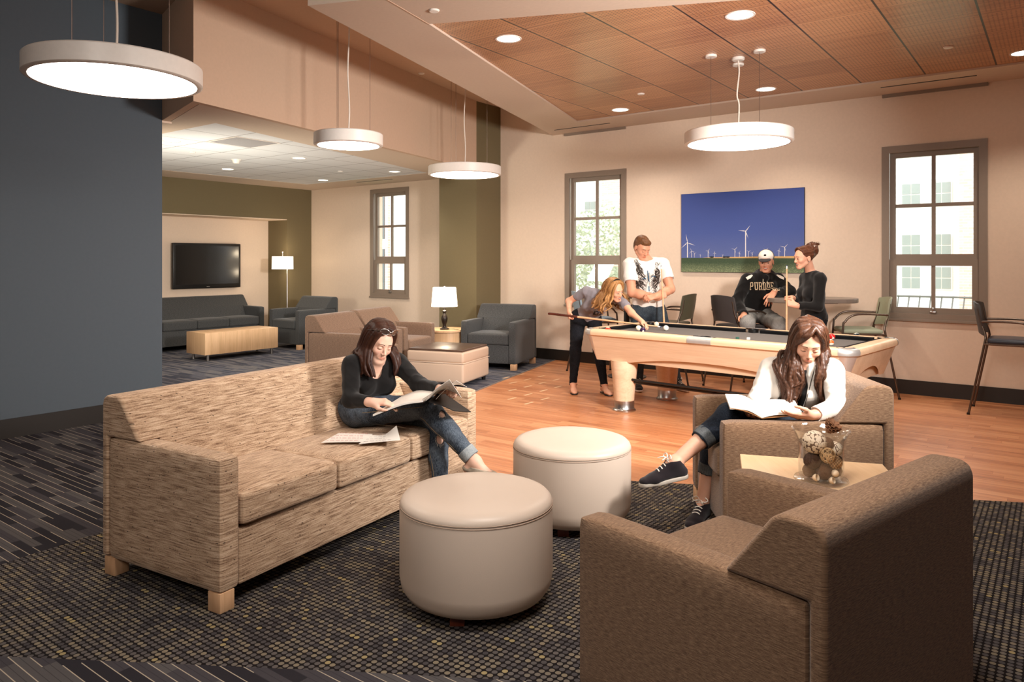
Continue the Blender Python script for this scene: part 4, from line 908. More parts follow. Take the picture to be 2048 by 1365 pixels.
def denim(name, dark, light, wear=.5):
    g = G(name); x, y, z = g.sep(g.co()); tw = g.noise(g.com(g.ma('MULTIPLY', x, 300.), g.ma('MULTIPLY', y, 300.), g.ma('MULTIPLY', z, 60.)), 1., 2., .7)
    b = g.noise(g.co(), 9., 3.); f = g.ma('ADD', g.ma('MULTIPLY', tw, 1-wear), g.ma('MULTIPLY', b, wear))
    g.set(Base_Color=g.ramp(f, [(.38, lin(*dark)), (.64, lin(*light))]), Roughness=.85, Specular_IOR_Level=.15); g.bump(tw, .4, .0015); return g.m
class Head:
    """skull, face, ears and neck; c = centre between the ears, M columns = her left, back, up"""
    def __init__(s, c, fwd, up=(0, 0, 1), sc=1., male=False, smile=0., closed=True):
        s.c, s.M, s.sc, s.male, s.smile, s.closed = V3(c), frame(fwd, up), sc, male, smile, closed
    def w(s, x, y, z): return s.c+s.M@(V3(x, y, z)*s.sc)
    def wv(s, v): return s.M@V3(v)
    def cap(s, a, b, ra, rb=None, k=.01, op=0): return Cap(s.w(*a), s.w(*b), ra*s.sc, (ra if rb is None else rb)*s.sc, k*s.sc, op=op)
    def ell(s, c, r, k=.02, op=0, R=None): return Ell(s.w(*c), V3(r)*s.sc, s.M if R is None else s.M@R, k*s.sc, op)
    def prims(s, neck, neck_r=.049):
        j = 1.12 if s.male else 1.0; E, C = s.ell, s.cap; m = s.smile
        P_ = [E((0, .022, .038), (.073, .094, .086)), E((0, -.025, .02), (.065, .066, .07), .03), E((0, -.035, -.035), (.054*j, .052, .068), .03),
              E((0, -.070, -.098), (.021*j, .019, .016), .024), C((.045*j, -.005, -.055), (.018*j, -.064, -.096), .019, .015, .02), C((-.045*j, -.005, -.055), (-.018*j, -.064, -.096), .019, .015, .02),
              E((.038, -.060, -.030+.004*m), (.020, .018+.004*m, .018), .02), E((-.038, -.060, -.030+.004*m), (.020, .018+.004*m, .018), .02),
              C((-.032, -.078, .020), (.032, -.078, .020), .0105*j, k=.018)]
        for sx in (-1, 1): P_ += [E((sx*.0315, -.093, -.002), (.0165, .012, .0115), .010, 1), E((sx*.0315, -.0775, -.002), (.0135, .0125, .0105), .004)]
        P_ += [C((0, -.086, .006), (0, -.106, -.032), .0065, .0095, .010), E((.0105, -.098, -.036), (.0075, .009, .0065), .006), E((-.0105, -.098, -.036), (.0075, .009, .0065), .006)]
        P_ += [E((0, -.074, -.064), (.026, .018, .018), .016)]
        if s.smile > .5:
            P_ += [E((0, -.094, -.067), (.025, .014, .0095), .004, 1), C((-.028, -.076, -.056), (0, -.091, -.0565), .0036, .0045, .004), C((.028, -.076, -.056), (0, -.091, -.0565), .0036, .0045, .004),
                   C((-.027, -.077, -.058), (-.012, -.088, -.077), .0036, .0050, .004), C((.027, -.077, -.058), (.012, -.088, -.077), .0036, .0050, .004), C((-.012, -.088, -.077), (.012, -.088, -.077), .0052, k=.004)]
        else:
            P_ += [C((-.021, -.083, -.0635), (-.004, -.0905, -.0605), .0034, .0046, .005), C((.021, -.083, -.0635), (.004, -.0905, -.0605), .0034, .0046, .005), C((-.016, -.084, -.0685), (.0, -.0895, -.0700), .0040, .0054, .005), C((.016, -.084, -.0685), (.0, -.0895, -.0700), .0040, .0054, .005),
                   C((-.024, -.088, -.0645+.004*m), (0, -.0965, -.0652), .0014, .0014, .002, 1), C((.024, -.088, -.0645+.004*m), (0, -.0965, -.0652), .0014, .0014, .002, 1)]
        for sx in (-1, 1): P_ += [E((sx*.076, .012, -.008), (.008, .019, .031), .006), E((sx*.083, .006, -.006), (.006, .010, .018), .005, 1)]
        P_ += [Cap(s.w(0, .042, -.035), neck, neck_r*.92*s.sc, neck_r*1.05*s.sc, .022)]
        s.P = P_; return P_
    def tint(s, v, lip=(.86, .60, .58)):
        l = ((v-s.c)@s.M)/s.sc; c = np.ones((len(v), 4)); m = s.smile
        ch = np.exp(-(((np.abs(l[:, 0])-.038)/.02)**2+((l[:, 2]+.035)/.02)**2+((l[:, 1]+.07)/.05)**2)); c[:, 1] -= .07*ch; c[:, 2] -= .06*ch
        zc = -.0655+(.3*l[:, 0]**2/.02 if m > .5 else 0)
        d = np.sqrt((l[:, 0]/(.026 if m > .5 else .0205))**2+((l[:, 2]-zc)/(.0155 if m > .5 else .0092))**2); k = (np.clip((1.12-d)/.24, 0, 1)*(l[:, 1] < -.07))[:, None]
        c[:, :3] = c[:, :3]*(1-k)+k*V3(lip)
        if m > .5:
            di = np.sqrt((l[:, 0]/.0215)**2+((l[:, 2]-zc)/.0088)**2); k = (np.clip((1.1-di)/.2, 0, 1)*(l[:, 1] > -.0905)*(l[:, 1] < -.05))[:, None]; c[:, :3] = c[:, :3]*(1-k)+k*V3(.22, .10, .10)
        return c
    def snap(s, x, z, out=.0):             # point of the face surface at (x, z)
        y = np.linspace(-.13, -.03, 101); p = np.array([s.w(x, a, z) for a in y]); d = sdf(s.P, p); i = np.nonzero(d < 0)[0]; yy = y[i[0]] if len(i) else -.06
        return s.w(x, yy-out, z)
    def face(s, parent, hair_m, eye=(60, 40, 28)):
        M_l = pm('lash_brown', (30, 18, 14), .6)
        for sx in (-1, 1):
            t_ = np.linspace(0, 1, 7); thick = (.0030 if s.male else .0023)*s.sc
            B().tube([s.snap(sx*(.012+.036*a), .021+.006*math.sin(a*2.2)-.004*a, .0006) for a in t_], [thick*(1-.5*a) for a in t_], 6).obj('eyebrow', hair_m, parent)
            if s.closed:
                B().tube([s.snap(sx*(.0185+.027*a), -.0082-.0035*math.sin(a*PI), .0006) for a in t_], .0014*s.sc, 6).obj('eyelashes', M_l, parent)
            else:
                B().tube([s.snap(sx*(.0185+.027*a), .0+.0045*math.sin(a*PI), 0) for a in t_], .0012*s.sc, 6).obj('eyelashes', M_l, parent)
                e = B(); c = s.snap(sx*.0315, -.002, 0); e.ball(Vector(c), .0058*s.sc, 12, 8).obj('iris', pm('iris_%d' % eye[0], eye, .2), parent)
                e = B(); 
                for q in (-1, 1): e.ball(Vector(s.snap(sx*.0315+q*.0078, -.002, -.0022)), .0042*s.sc, 10, 8)
                e.obj('eye_white', pm('eye_white', (222, 208, 200), .3), parent)
        if s.smile > .5:
            pts = [s.w(x, -.0865+.3*x*x/.02*.8, -.0625+.2*x*x/.02) for x in np.linspace(-.020, .020, 7)]
            B().tube(pts, .0046*s.sc, 8).obj('teeth', pm('teeth_white', (236, 228, 216), .25), parent)
def hand(wr, d, n, side, L=1., curl=(.3, .35, .4, .45), thumb=.4, spread=.10, pinch=None):
    """wr wrist, d toward the knuckles, n out of the back of the hand, side = +1 if the thumb lies along cross(d, n)"""
    d = unit(d); n = V3(n); n = unit(n-d*n.dot(d)); s = np.cross(d, n)*side; P_ = []; k = .006
    P_ += [Cap(wr-d*.02, wr+d*.02, .026*L, .027*L, .02, n, .72)]
    off = (.027, .010, -.008, -.025); ml = (.086, .088, .083, .075); fl = ((.040, .024, .019), (.044, .028, .020), (.041, .026, .019), (.032, .020, .017)); fr = (.0088, .009, .0086, .0076)
    for i in range(4):
        kn = wr+d*ml[i]*L+s*off[i]*L; P_.append(Cap(wr+d*.015*L+s*off[i]*.5*L, kn, .0145*L, .0115*L, .014, n, .85))
        a = spread*(1.5-i); dd = unit(d+s*a*.6); p = kn; c = curl[i]; ang = 0
        for j, (ln, bend) in enumerate(zip(fl[i], (1.35, 1.65, 1.1))):
            ang += c*bend; v = unit(dd*math.cos(ang)-n*math.sin(ang)); q = p+v*ln*L; P_.append(Cap(p, q, fr[i]*L*(1-.08*j), fr[i]*L*(.93-.1*j), .003 if j else .008)); p = q
    b0 = wr+d*.022*L+s*.020*L-n*.008*L; v = unit(d*.62+s*.75-n*.25*thumb); p = b0+v*.042*L; P_.append(Cap(b0, p, .0165*L, .0125*L, .014))
    v = unit(d*.9+s*(.42-.5*thumb)-n*.55*thumb); q = p+v*.033*L; P_.append(Cap(p, q, .0112*L, .0098*L, .005)); v = unit(d*.95+s*(.2-.7*thumb)-n*.6*thumb); P_.append(Cap(q, q+v*.026*L, .0098*L, .0082*L, .003))
    return P_
def limb(a, b, c, r, k=.03, calf=None):      # shoulder-elbow-wrist or hip-knee-ankle with muscle swell
    a, b, c = V3(a), V3(b), V3(c); P_ = [Cap(a, b, r[0], r[1], k), Cap(b, c, r[1]*.98, r[2], k)]
    m = b+(c-b)*.28
    if calf is not None: P_.append(Ell(m+V3(calf[0])*.012, (calf[1], calf[1], np.linalg.norm(c-b)*.28), frame(calf[0], unit(c-b)), k))
    return P_
def torso(pel, che, nek, SL, SR, HL, HR, fwd, female=True, sc=1.):
    pel, che, nek = V3(pel), V3(che), V3(nek); SL, SR, HL, HR = map(V3, (SL, SR, HL, HR)); fwd = unit(fwd)
    up1 = unit(che-pel); up2 = unit(nek-che); xh, xs = unit(HL-HR), unit(SL-SR); e = []
    Mp = np.column_stack([xh, unit(np.cross(up1, xh)), np.cross(xh, unit(np.cross(up1, xh)))]); Mc = np.column_stack([xs, unit(np.cross(up2, xs)), np.cross(xs, unit(np.cross(up2, xs)))])
    f = lambda M: -M[:, 1] if -M[:, 1]@fwd > 0 else M[:, 1]
    hw = (.165 if female else .16)*sc; cw = (.135 if female else .165)*sc
    wst = pel+(che-pel)*.48
    e += [Ell(pel, (hw, .105*sc, .10*sc), Mp, .06), Ell(wst, ((.118 if female else .145)*sc, (.085 if female else .10)*sc, .12*sc), Mp, .07), Ell(che, (cw, (.098 if female else .118)*sc, .145*sc), Mc, .07)]
    e += [Cap(SL+(nek-SL)*.1, SR+(nek-SR)*.1, .05*sc, k=.05), Cap(nek-up2*.02, (SL+nek)/2, .042*sc, .036*sc, .04), Cap(nek-up2*.02, (SR+nek)/2, .042*sc, .036*sc, .04)]
    fc = f(Mc)
    if female: e += [Ell(che+fc*.075*sc+xs*q*.068*sc-up2*.012, (.056*sc,)*3, None, .035) for q in (-1, 1)]
    else: e += [Ell(che+fc*.045*sc+xs*q*.075*sc+up2*.04, (.085*sc, .065*sc, .07*sc), Mc, .05) for q in (-1, 1)]
    return e
def locks(guides, r=.009, n=3, seed=0, jit=.006, k=.006, taper=.45):     # strands of hair following guide curves
    rr = random.Random(seed); P_ = []
    for gd in guides:
        pts = bez(gd, 4)
        for _ in range(n):
            o = Vector([rr.gauss(0, jit) for _ in range(3)]); ph = rr.uniform(0, 6.3); m = len(pts)-1; q = []
            for i, p in enumerate(pts):
                t_ = i/m; q.append(V3(p+o*(.5+t_)+Vector((math.sin(ph+t_*9), math.cos(ph+t_*7), 0))*jit*.5*t_))
            for i in range(m): P_.append(Cap(q[i], q[i+1], r*(1-(1-taper)*(i/m)**2), r*(1-(1-taper)*((i+1)/m)**2), k))
    return P_
def strands(name, guides, n, r, jit, seed, mat, parent, out=.004, ctr=None, wav=.0):
    rg = np.random.default_rng(seed); VV, FF = [], []; base = 0
    for gd in guides:
        p = np.array([tuple(q) for q in bez(gd, 6)]); m = len(p); t_ = np.linspace(0, 1, m)[:, None]
        o = (p-V3(ctr)); o /= np.linalg.norm(o, axis=1, keepdims=True)+1e-9
        for _ in range(n):
            j = rg.normal(0, jit, 3); j2 = rg.normal(0, jit, 3); ph = rg.uniform(0, 6.3, 3); q = p+j*(.35+.65*t_)+j2*t_*t_*.8+o*out*rg.uniform(.3, 1.3)*(1-.6*t_)+wav*t_*np.sin(ph+t_*9)
            q = q[:m-rg.integers(0, max(1, m//7))]; k = len(q); tn = np.gradient(q, axis=0); tn /= np.linalg.norm(tn, axis=1, keepdims=True)+1e-9
            u = np.cross(tn, (.3, .2, .93)); u /= np.linalg.norm(u, axis=1, keepdims=True)+1e-9; v = np.cross(tn, u); rr_ = (r*rg.uniform(.7, 1.3)*(1-.75*np.linspace(0, 1, k)**3))[:, None]
            VV.append(np.stack([q+u*rr_, q+v*rr_, q-u*rr_, q-v*rr_], 1).reshape(-1, 3)); i = np.arange(k-1)[:, None]*4+base; c = np.arange(4)[None]; d = (c+1) % 4
            FF.append(np.stack([i+c, i+d, i+4+d, i+4+c], -1).reshape(-1, 4)); base += 4*k
    V_, F_ = np.concatenate(VV), np.concatenate(FF); me = bpy.data.meshes.new(name); me.vertices.add(len(V_)); me.vertices.foreach_set('co', V_.astype(np.float32).ravel())
    me.loops.add(len(F_)*4); me.loops.foreach_set('vertex_index', F_.astype(np.int32).ravel()); me.polygons.add(len(F_)); me.polygons.foreach_set('loop_start', np.arange(0, len(F_)*4, 4, dtype=np.int32))
    me.polygons.foreach_set('loop_total', np.full(len(F_), 4, np.int32)); me.polygons.foreach_set('use_smooth', np.ones(len(F_), bool)); me.update(); me.materials.append(mat)
    o = bpy.data.objects.new(name, me); COL.objects.link(o); o.parent = parent; return o
def person(lab, X, Y): 
    return thing('person', lab, 'person', W(X, Y), TH)
M_paper = pm('paper', (236, 228, 218), .8); M_print = pm('grey_print', (150, 140, 138), .8); M_pen = pm('red_handwriting', (206, 120, 116), .8)
def page(pts_u, pts_v, parent, name='page', mat=None, th=.0025):
    """ruled sheet between two bent edges"""
    u, v = bez(pts_u, 5), bez(pts_v, 5); n = len(u); vs_ = []
    for p, q in zip(u, v):
        for k in range(7): vs_.append(p.lerp(q, k/6))
    b = B(); m = len(vs_); up = Vector((0, 0, th)); nr = []
    b.raw(vs_+[q-up for q in vs_], [(i*7+k, i*7+k+1, (i+1)*7+k+1, (i+1)*7+k) for i in range(n-1) for k in range(6)]+[(m+i*7+k, m+(i+1)*7+k, m+(i+1)*7+k+1, m+i*7+k+1) for i in range(n-1) for k in range(6)]
          +[(i*7, (i+1)*7, m+(i+1)*7, m+i*7) for i in range(n-1)]+[(i*7+6, m+i*7+6, m+(i+1)*7+6, (i+1)*7+6) for i in range(n-1)]+[(k, m+k, m+k+1, k+1) for k in range(6)]+[((n-1)*7+k, (n-1)*7+k+1, m+(n-1)*7+k+1, m+(n-1)*7+k) for k in range(6)])
    return b.obj(name, mat or M_paper, parent)
def scribble(u, v, parent, rows, mat, seed=0, th=.0008, off=(0, 0, .0015)):
    """short words laid along bilinear patch u(0..1), v(0..1)"""
    r_ = random.Random(seed); b = B(); A_, B_, C_, D_ = map(Vector, (*u, *v))
    P_ = lambda s, t_: (A_.lerp(B_, s)).lerp(C_.lerp(D_, s), t_)+Vector(off)
    for i in range(rows):
        t_ = .12+.76*i/max(1, rows-1); s = .08
        while s < .85:
            w_ = r_.uniform(.04, .12); b.tube([P_(s, t_), P_(s+w_*.5, t_+.008), P_(s+w_, t_)], th, 4); s += w_+.035
    return b.obj('writing', mat, parent)
def on_shirt(x, z, prims, y0, y1, dy=.002):
    yy = np.linspace(y0, y1, 160); pp = np.array([(x, y, z) for y in yy]); dd = sdf(prims, pp); i = np.nonzero(dd < 0)[0]; return V3(x, yy[i[0]]-dy, z) if len(i) else None
def stamp(b, rects, x0, z0, sx, sz, prims, ya, yb, disp=None, step=.006, dy=.0035, rot=0.):
    cr_, sr_ = math.cos(rot), math.sin(rot)
    for (u0, v0, u1, v1) in rects:
        nu, nv = max(1, int(abs(u1-u0)*sx/step)), max(1, int(abs(v1-v0)*sz/step)); g_ = {}
        for i in range(nu+1):
            for j in range(nv+1):
                uu, vv = (u0+(u1-u0)*i/nu)*sx, (v0+(v1-v0)*j/nv)*sz
                p = on_shirt(x0+uu*cr_-vv*sr_, z0+uu*sr_+vv*cr_, prims, ya, yb, dy)
                if p is not None: g_[i, j] = b.bm.verts.new(p)
        for i in range(nu):
            for j in range(nv):
                k = [(i, j), (i+1, j), (i+1, j+1), (i, j+1)]
                if all(q in g_ for q in k): b.bm.faces.new([g_[q] for q in k])
def push(guides, prims, d=.014):          # keep hair outside the clothes
    out = []
    for gd in guides:
        p = np.array([tuple(q) for q in gd])
        for _ in range(4):
            s0 = sdf(prims, p); g_ = np.stack([sdf(prims, p+e)-sdf(prims, p-e) for e in np.eye(3)*.004], 1); g_ /= np.linalg.norm(g_, axis=1, keepdims=True)+1e-9
            p = p+g_*np.maximum(0, d-s0)[:, None]
        out.append(list(p))
    return out
# ---------------------------------------------------------------- people
def place(root, X, Y):
    for c in root.children: c.location = (-X, -Y, 0)
def foot(ank, d, up, L=.235, r=.030):
    d = unit(d); up = unit(V3(up)-d*unit(d).dot(V3(up))); a = V3(ank); he = a-up*.052-d*.030; ba = a-up*.062+d*(L*.52); to = a-up*.066+d*(L*.74)
    return [Cap(a, he, .034, .028, .02), Cap(a-up*.01, ba, .034, r*.85, .03, np.cross(d, up), 1.0), Cap(he, ba, .028, .036, .02, up, .62), Cap(ba, to, .037, .030, .015, up, .6)], (a, d, up, L)
def shoe(name_, info, prims, root, m_up, m_sole, lace=True, top=-.012):
    a, d, up, L = info; sd = np.cross(d, up)
    up_ = [q.grow(.0065) for q in prims]
    solid('shoe', up_+[Ell(a+up*.035+d*.004, (.030, .052, .06), np.column_stack([sd, d, up]), .008, 1), Plane(a+up*(.018), up)], m_up, root, .0035)
    solid('shoe_sole', [Cap(a-d*.035-up*.078, a+d*L*.45-up*.082, .036, .044, .01, up, 1.0), Cap(a+d*L*.45-up*.082, a+d*L*.76-up*.082, .044, .036, .01)]+[Plane(a-up*.070, up), Plane(a-up*.092, -up)], m_sole, root, .0035)
    if lace:
        b = B(); P0 = prims+[]
        def top_pt(s, w):
            base = a+d*L*s+sd*w+up*.12; t_ = np.linspace(0, .2, 120); pp = np.array([base-up*x for x in t_]); dd = sdf([q.grow(.0075) for q in prims], pp); i = np.nonzero(dd < 0)[0]; return pp[i[0]] if len(i) else base-up*.1
        for k in range(4):
            s = .17+.085*k; b.tube([top_pt(s, w) for w in (-.022, -.011, 0, .011, .022)], .0032, 6)
        c = top_pt(.14, 0)+up*.004
        for q in (-1, 1): b.tube(bez([c, c+sd*q*.022+up*.018-d*.006, c+sd*q*.045+up*.006, c+sd*q*.028-up*.004+d*.01, c], 5), .003, 6); b.tube(bez([c, c+sd*q*.014+up*.006+d*.02, c+sd*q*.03+d*.045], 5), .0026, 6)
        b.obj('shoelaces', pm('white_lace', (232, 224, 212), .8), root)
def down_hair(H, n, L, front=112, part=.0, out=.0, wave=0., end=None, seed=0, rr=1.03, start_y=-.03):
    g_ = []; r_ = random.Random(seed); dn = V3(0, 0, -1)
    for i in range(n):
        a = math.radians(-front+2*front*i/(n-1)); sx = math.sin(a); cy = math.cos(a)
        ft = max(0, -cy)*1.4; p0 = H.w(part+.010*np.sign(sx), start_y-.03*min(1, ft)+.08*(1+cy)/2, .126-.012*abs(cy)-.01*min(1, ft)); p1 = H.w(.062*sx+part*.5, .012+.075*cy-.026*ft, .106-.016*ft); p2 = H.w(.082*sx*rr, .022+.098*cy*rr-.008*ft, .035); p3 = H.w(.086*sx*rr, .024+.098*cy*rr, -.03)
        o = unit(H.M@V3(sx, cy*.8, 0)); o[2] = 0
        q = [p0, p1, p2, p3]; m = 4
        for k in range(1, m+1):
            t_ = k/m; e = V3(0) if end is None else V3(end(a))*t_*t_
            q.append(p3+dn*(L(a)*t_)+o*out*math.sin(t_*PI*.8)+V3(math.sin(t_*11+i*1.7), math.cos(t_*9+i), 0)*wave*t_+e)
        g_.append(q)
    return g_
def dress(prims, d): return [q.grow(d) for q in prims]
R1 = .004
# ======================= woman reading on the tan sofa
X0, Y0 = -.93, 4.6; root = person('dark haired woman in black top and ripped jeans reading on the tan sofa, legs crossed', X0, Y0)
sk = skin_mat('skin_fair', (230, 190, 168)); hm = hair_mat('hair_dark_brown', (30, 15, 10), (74, 40, 26)); blk = cloth_mat('black_jersey', (24, 22, 22), .9, 500., .2); dn = denim('worn_denim', (34, 42, 54), (104, 114, 126), .4); dnl = denim('denim_inside', (120, 128, 134), (168, 172, 172), .4)
H = Head((-.815, 4.50, 1.02), (.56, -.74, -.36), (.20, -.02, 1), 1.0, closed=True, smile=.3)
pel, che, nek = (-.955, 4.64, .60), (-.875, 4.56, .785), (-.845, 4.545, .915); SR, SL = (-.972, 4.44, .885), (-.715, 4.63, .875); HR, HL = (-.96, 4.53, .585), (-.87, 4.74, .575)
ER, WR = (-.945, 4.30, .705), (-.795, 4.175, .712); EL, WL = (-.565, 4.46, .765), (-.405, 4.27, .768)
KR, AR = (-.505, 4.385, .645), (-.215, 4.27, .352); KL, AL = (-.455, 4.49, .535), (-.425, 4.40, .10)
T_ = torso(pel, che, nek, SL, SR, HL, HR, (.7, -.7, 0)); aR = limb(SR, ER, WR, (.047, .037, .024)); aL = limb(SL, EL, WL, (.047, .037, .024))
lR = limb(HR, KR, AR, (.088, .062, .036), calf=((-.3, .3, -.9), .050)); lL = limb(HL, KL, AL, (.088, .060, .036), calf=((-.9, .4, 0), .050))
ftR, iR = foot(AR, (.93, -.28, -.20), (.15, 0, 1)); ftL, iL = foot(AL, (.75, -.66, 0), (0, 0, 1))
hR = hand(V3(WR), (.92, -.10, .06), (.05, -.35, .95), 1, .92, (.25, .3, .35, .42), .4); hL = hand(V3(WL), (.62, -.55, .25), (.5, -.2, .6), -1, .92, (.7, .8, .85, .9), .7)
solid('body', H.prims(nek)+dress(T_, -.008)+aR+aL+dress(lR, -.004)+dress(lL, -.004)+ftR+ftL+hR+hL, sk, root, .0035, None, lambda v: H.tint(v)); H.face(root, hm)
f1 = folds(.0035, 1); tb = [Cap(ER, V3(ER)+.001, .05, .05, .03)]
solid('black_top', dress(T_, .008)+dress(aR, .010)+dress(aL, .010)+[Plane(V3(WR)-unit(V3(WR)-V3(ER))*.0, unit(V3(WR)-V3(ER)))][:0]+[Ell(H.w(0, -.055, -.165), (.045, .05, .06), None, .01, 1)]+
      [Cap(WR, V3(WR)+unit(V3(WR)-V3(ER))*.05, .045, .05, .002, op=1), Cap(WL, V3(WL)+unit(V3(WL)-V3(EL))*.05, .045, .05, .002, op=1)], blk, root, R1, f1)
jr = dress([Ell(pel, (.165, .115, .095), frame((.87, -.5, 0)), .06)]+lR+lL, .008)
cr, cl = unit(V3(AR)-V3(KR)), unit(V3(AL)-V3(KL))
kn = V3(KL)+V3(.045, -.035, -.03); kn2 = V3(KR)+V3(.055, -.01, .005); kn3 = V3(KR)+V3(.085, -.03, -.045)
kn = V3(-.432, 4.425, .445)
holes = [Ell(kn, (.028, .040, .030), frame((.3, -.95, 0)), .003, 1), Ell(kn2+V3(.0, -.035, .035), (.018, .03, .022), None, .003, 1), Ell(kn3+V3(.01, -.03, .015), (.018, .03, .022), None, .003, 1)]
solid('ripped_jeans', jr+holes+[Plane(V3(AR)-cr*.055+V3(0), cr)][:0]+[Cap(V3(AR)+cr*.05, V3(AR)+cr*.3, .09, .2, .002, op=1)], dn, root, .0035, folds(.003, 2, (20, 50)))
solid('turned_up_cuff', [Cap(V3(AR)-cr*.085, V3(AR)-cr*.035, .053, .052, .004), Cap(V3(AR)-cr*.2, V3(AR)-cr*.18, .03, op=1), Plane(V3(AR)-cr*.030, cr), Plane(V3(AR)-cr*.088, -cr)], dnl, root, .003, folds(.0015, 4))
b = B(); rr = random.Random(4)
for c_, r_ in ((kn+V3(0, -.01, 0), .030), (kn2+V3(.012, -.055, .04), .018), (kn3+V3(.016, -.052, .01), .018)):
    for k in range(26):
        a = 2*PI*k/26; p = V3(c_)+V3(.8, .6, 0)*r_*math.cos(a)+V3(0, 0, 1)*r_*math.sin(a); yy = np.linspace(-.06, .06, 61); ray_ = np.array([p+V3(.5, -.85, 0)*(-q) for q in yy]); dd = sdf(jr, ray_); i = np.nonzero(dd < .0005)[0]
        if len(i) == 0: continue
        p = ray_[i[0]]; e = p+V3(rr.uniform(-.004, .004), -.003, -rr.uniform(.004, .022 if math.sin(a) < -.3 else .007)); b.tube([p, (p+e)/2+V3(.001, -.001, 0), e], .0011, 4)

def seam(a, c, side, up_, prims, n=16, off=.001):
    pts = []
    for k in range(n+1):
        p = V3(a)*(1-k/n)+V3(c)*(k/n); dr = unit(side); rr_ = np.linspace(.14, 0, 90); pp = np.array([p+dr*q for q in rr_]); dd = sdf(prims, pp); i = np.nonzero(dd < off)[0]
        if len(i): pts.append(pp[i[0]])
    return pts
b.obj('frayed_threads', pm('white_thread', (222, 216, 206), .9), root)
b = B()
for a_, c_, sd_ in ((V3(HR)+V3(.05, -.02, 0), V3(KR)+V3(-.03, 0, 0), (.1, -.8, .15)), (V3(KR)+V3(.03, 0, -.03), V3(AR)-cr*.10, (-.75, -.6, -.25)), (V3(KL)+V3(0, 0, -.05), V3(AL)+V3(0, 0, .06), (-.75, -.65, 0))):
    q_ = seam(a_, c_, sd_, None, jr)
    if len(q_) > 2: b.tube(q_, .0016, 5)
b.obj('seam_stitching', pm('ochre_thread', (150, 128, 96), .8), root)
gh = down_hair(H, 34, lambda a: .15 if a > 0 else .165, 132, .0, .028, .004, lambda a: (.02*math.sin(a) if a > 0 else .03, -.02, 0), 1)
gh = push(gh, dress(T_, .008), .014)
solid('hair', [H.ell((0, .030, .044), (.080, .099, .090), .01)]+locks(gh, .0115, 2, 1, .005, .007, .5), hm, root, R1)
strands('hair_strands', gh, 26, .0011, .0065, 2, hm, root, .006, H.c)
solid('flat_shoe', [q.grow(.008) for q in ftR[1:]]+[Plane(V3(AR)-iR[2]*.028, iR[2])], cloth_mat('snake_print', (196, 180, 160), .7, 60., .7), root, .0035)
solid('flat_shoe', [q.grow(.006) for q in ftL[2:]]+[Plane(V3(AL)-iL[2]*.028, iL[2])], MATS.get('x', bpy.data.materials['snake_print']), root, .0035)
place(root, X0, Y0)
tsg = thing('sunglasses', 'sunglasses pushed up on the dark haired reader\'s hair', 'sunglasses', W(X0, Y0), TH)
b = B()
for sx in (-1, 1):
    b.tube([H.w(sx*.034+.026*math.cos(a), -.082+.012*(math.cos(a)*sx)+.03*0, .105+.017*math.sin(a)) for a in [2*PI*k/18 for k in range(18)]], .0022, 6, True); b.tube([H.w(sx*.06, -.075, .105), H.w(sx*.088, -.02, .085), H.w(sx*.09, .03, .06)], .0022, 6)
b.tube([H.w(-.008, -.09, .108), H.w(.008, -.09, .108)], .002, 6); b.obj('frame', M_chrome, tsg)
b = B()
for sx in (-1, 1): b.raw([H.w(sx*.034+.025*math.cos(a), -.082+.012*(math.cos(a)*sx), .105+.016*math.sin(a)) for a in [2*PI*k/18 for k in range(18)]], [tuple(range(18))])
b.obj('lens', pm('smoke_lens', (70, 56, 50), .1), tsg); place(tsg, X0, Y0)
# notebook, loose sheets
t = thing('notebook', 'open spiral notebook on the crossed legs of the dark haired reader', 'notebook', W(X0, Y0), TH)
a0, a1 = (-.78, 4.12, .655), (-.66, 4.42, .705); s0, s1 = (-.50, 4.12, .735), (-.42, 4.33, .765)
page([a0, (-.62, 4.12, .715), s0], [a1, (-.55, 4.40, .745), s1], t, 'left_page', M_paper, .010)
page([(-.78, 4.115, .645), (-.62, 4.115, .703), (-.50, 4.115, .722)], [(-.66, 4.425, .695), (-.55, 4.405, .733), s1], t, 'back_cover', M_black, .004)
page([(-.43, 4.15, .735), (-.37, 4.12, .80), (-.31, 4.10, .85)][:3], [(-.40, 4.33, .765), (-.335, 4.30, .80), (-.26, 4.24, .79)], t, 'turned_page', M_paper, .002)
r_p = page([(-.485, 4.12, .733), (-.43, 4.08, .80), (-.345, 4.06, .862)], [(-.41, 4.32, .765), (-.36, 4.26, .775), (-.285, 4.14, .748)], t, 'lifted_page', M_paper, .003)
page([(-.47, 4.14, .725), (-.40, 4.16, .70), (-.33, 4.2, .66)], [(-.42, 4.33, .755), (-.33, 4.33, .69), (-.24, 4.32, .63)], t, 'front_cover', M_black, .004)
b = B()
for k in range(18):
    q = k/17; c = Vector(s0).lerp(Vector(s1), q)+Vector((.006, 0, 0)); b.tube([c+Vector((.009*math.cos(a), 0, .009*math.sin(a))) for a in [2*PI*j/8 for j in range(8)]], .0009, 4, True)
b.obj('spiral_binding', M_chrome, t)
scribble(((-.42, 4.065, .845), (-.36, 4.05, .86)), ((-.37, 4.20, .775), (-.30, 4.13, .765)), t, 7, M_print, 2, off=(-.002, -.004, .001)); place(t, X0, Y0)
def sheet(nm, lab, pts, z, seed, tilt=0):
    t = thing('paper_sheet', lab, 'paper', W(-1.0, 4.05), TH, 'loose sheets on the sofa'); A_, B_, C_, D_ = [Vector((*p, z)) for p in pts]
    page([A_, (A_+B_)/2+Vector((0, 0, .003)), B_+Vector((0, 0, .004))], [C_, (C_+D_)/2, D_+Vector((0, 0, tilt))], t, 'page', M_paper, .0012); scribble((A_, B_), (C_, D_), t, 4, M_pen if seed == 1 else M_print, seed, off=(0, 0, .006)); place(t, -1.0, 4.05)
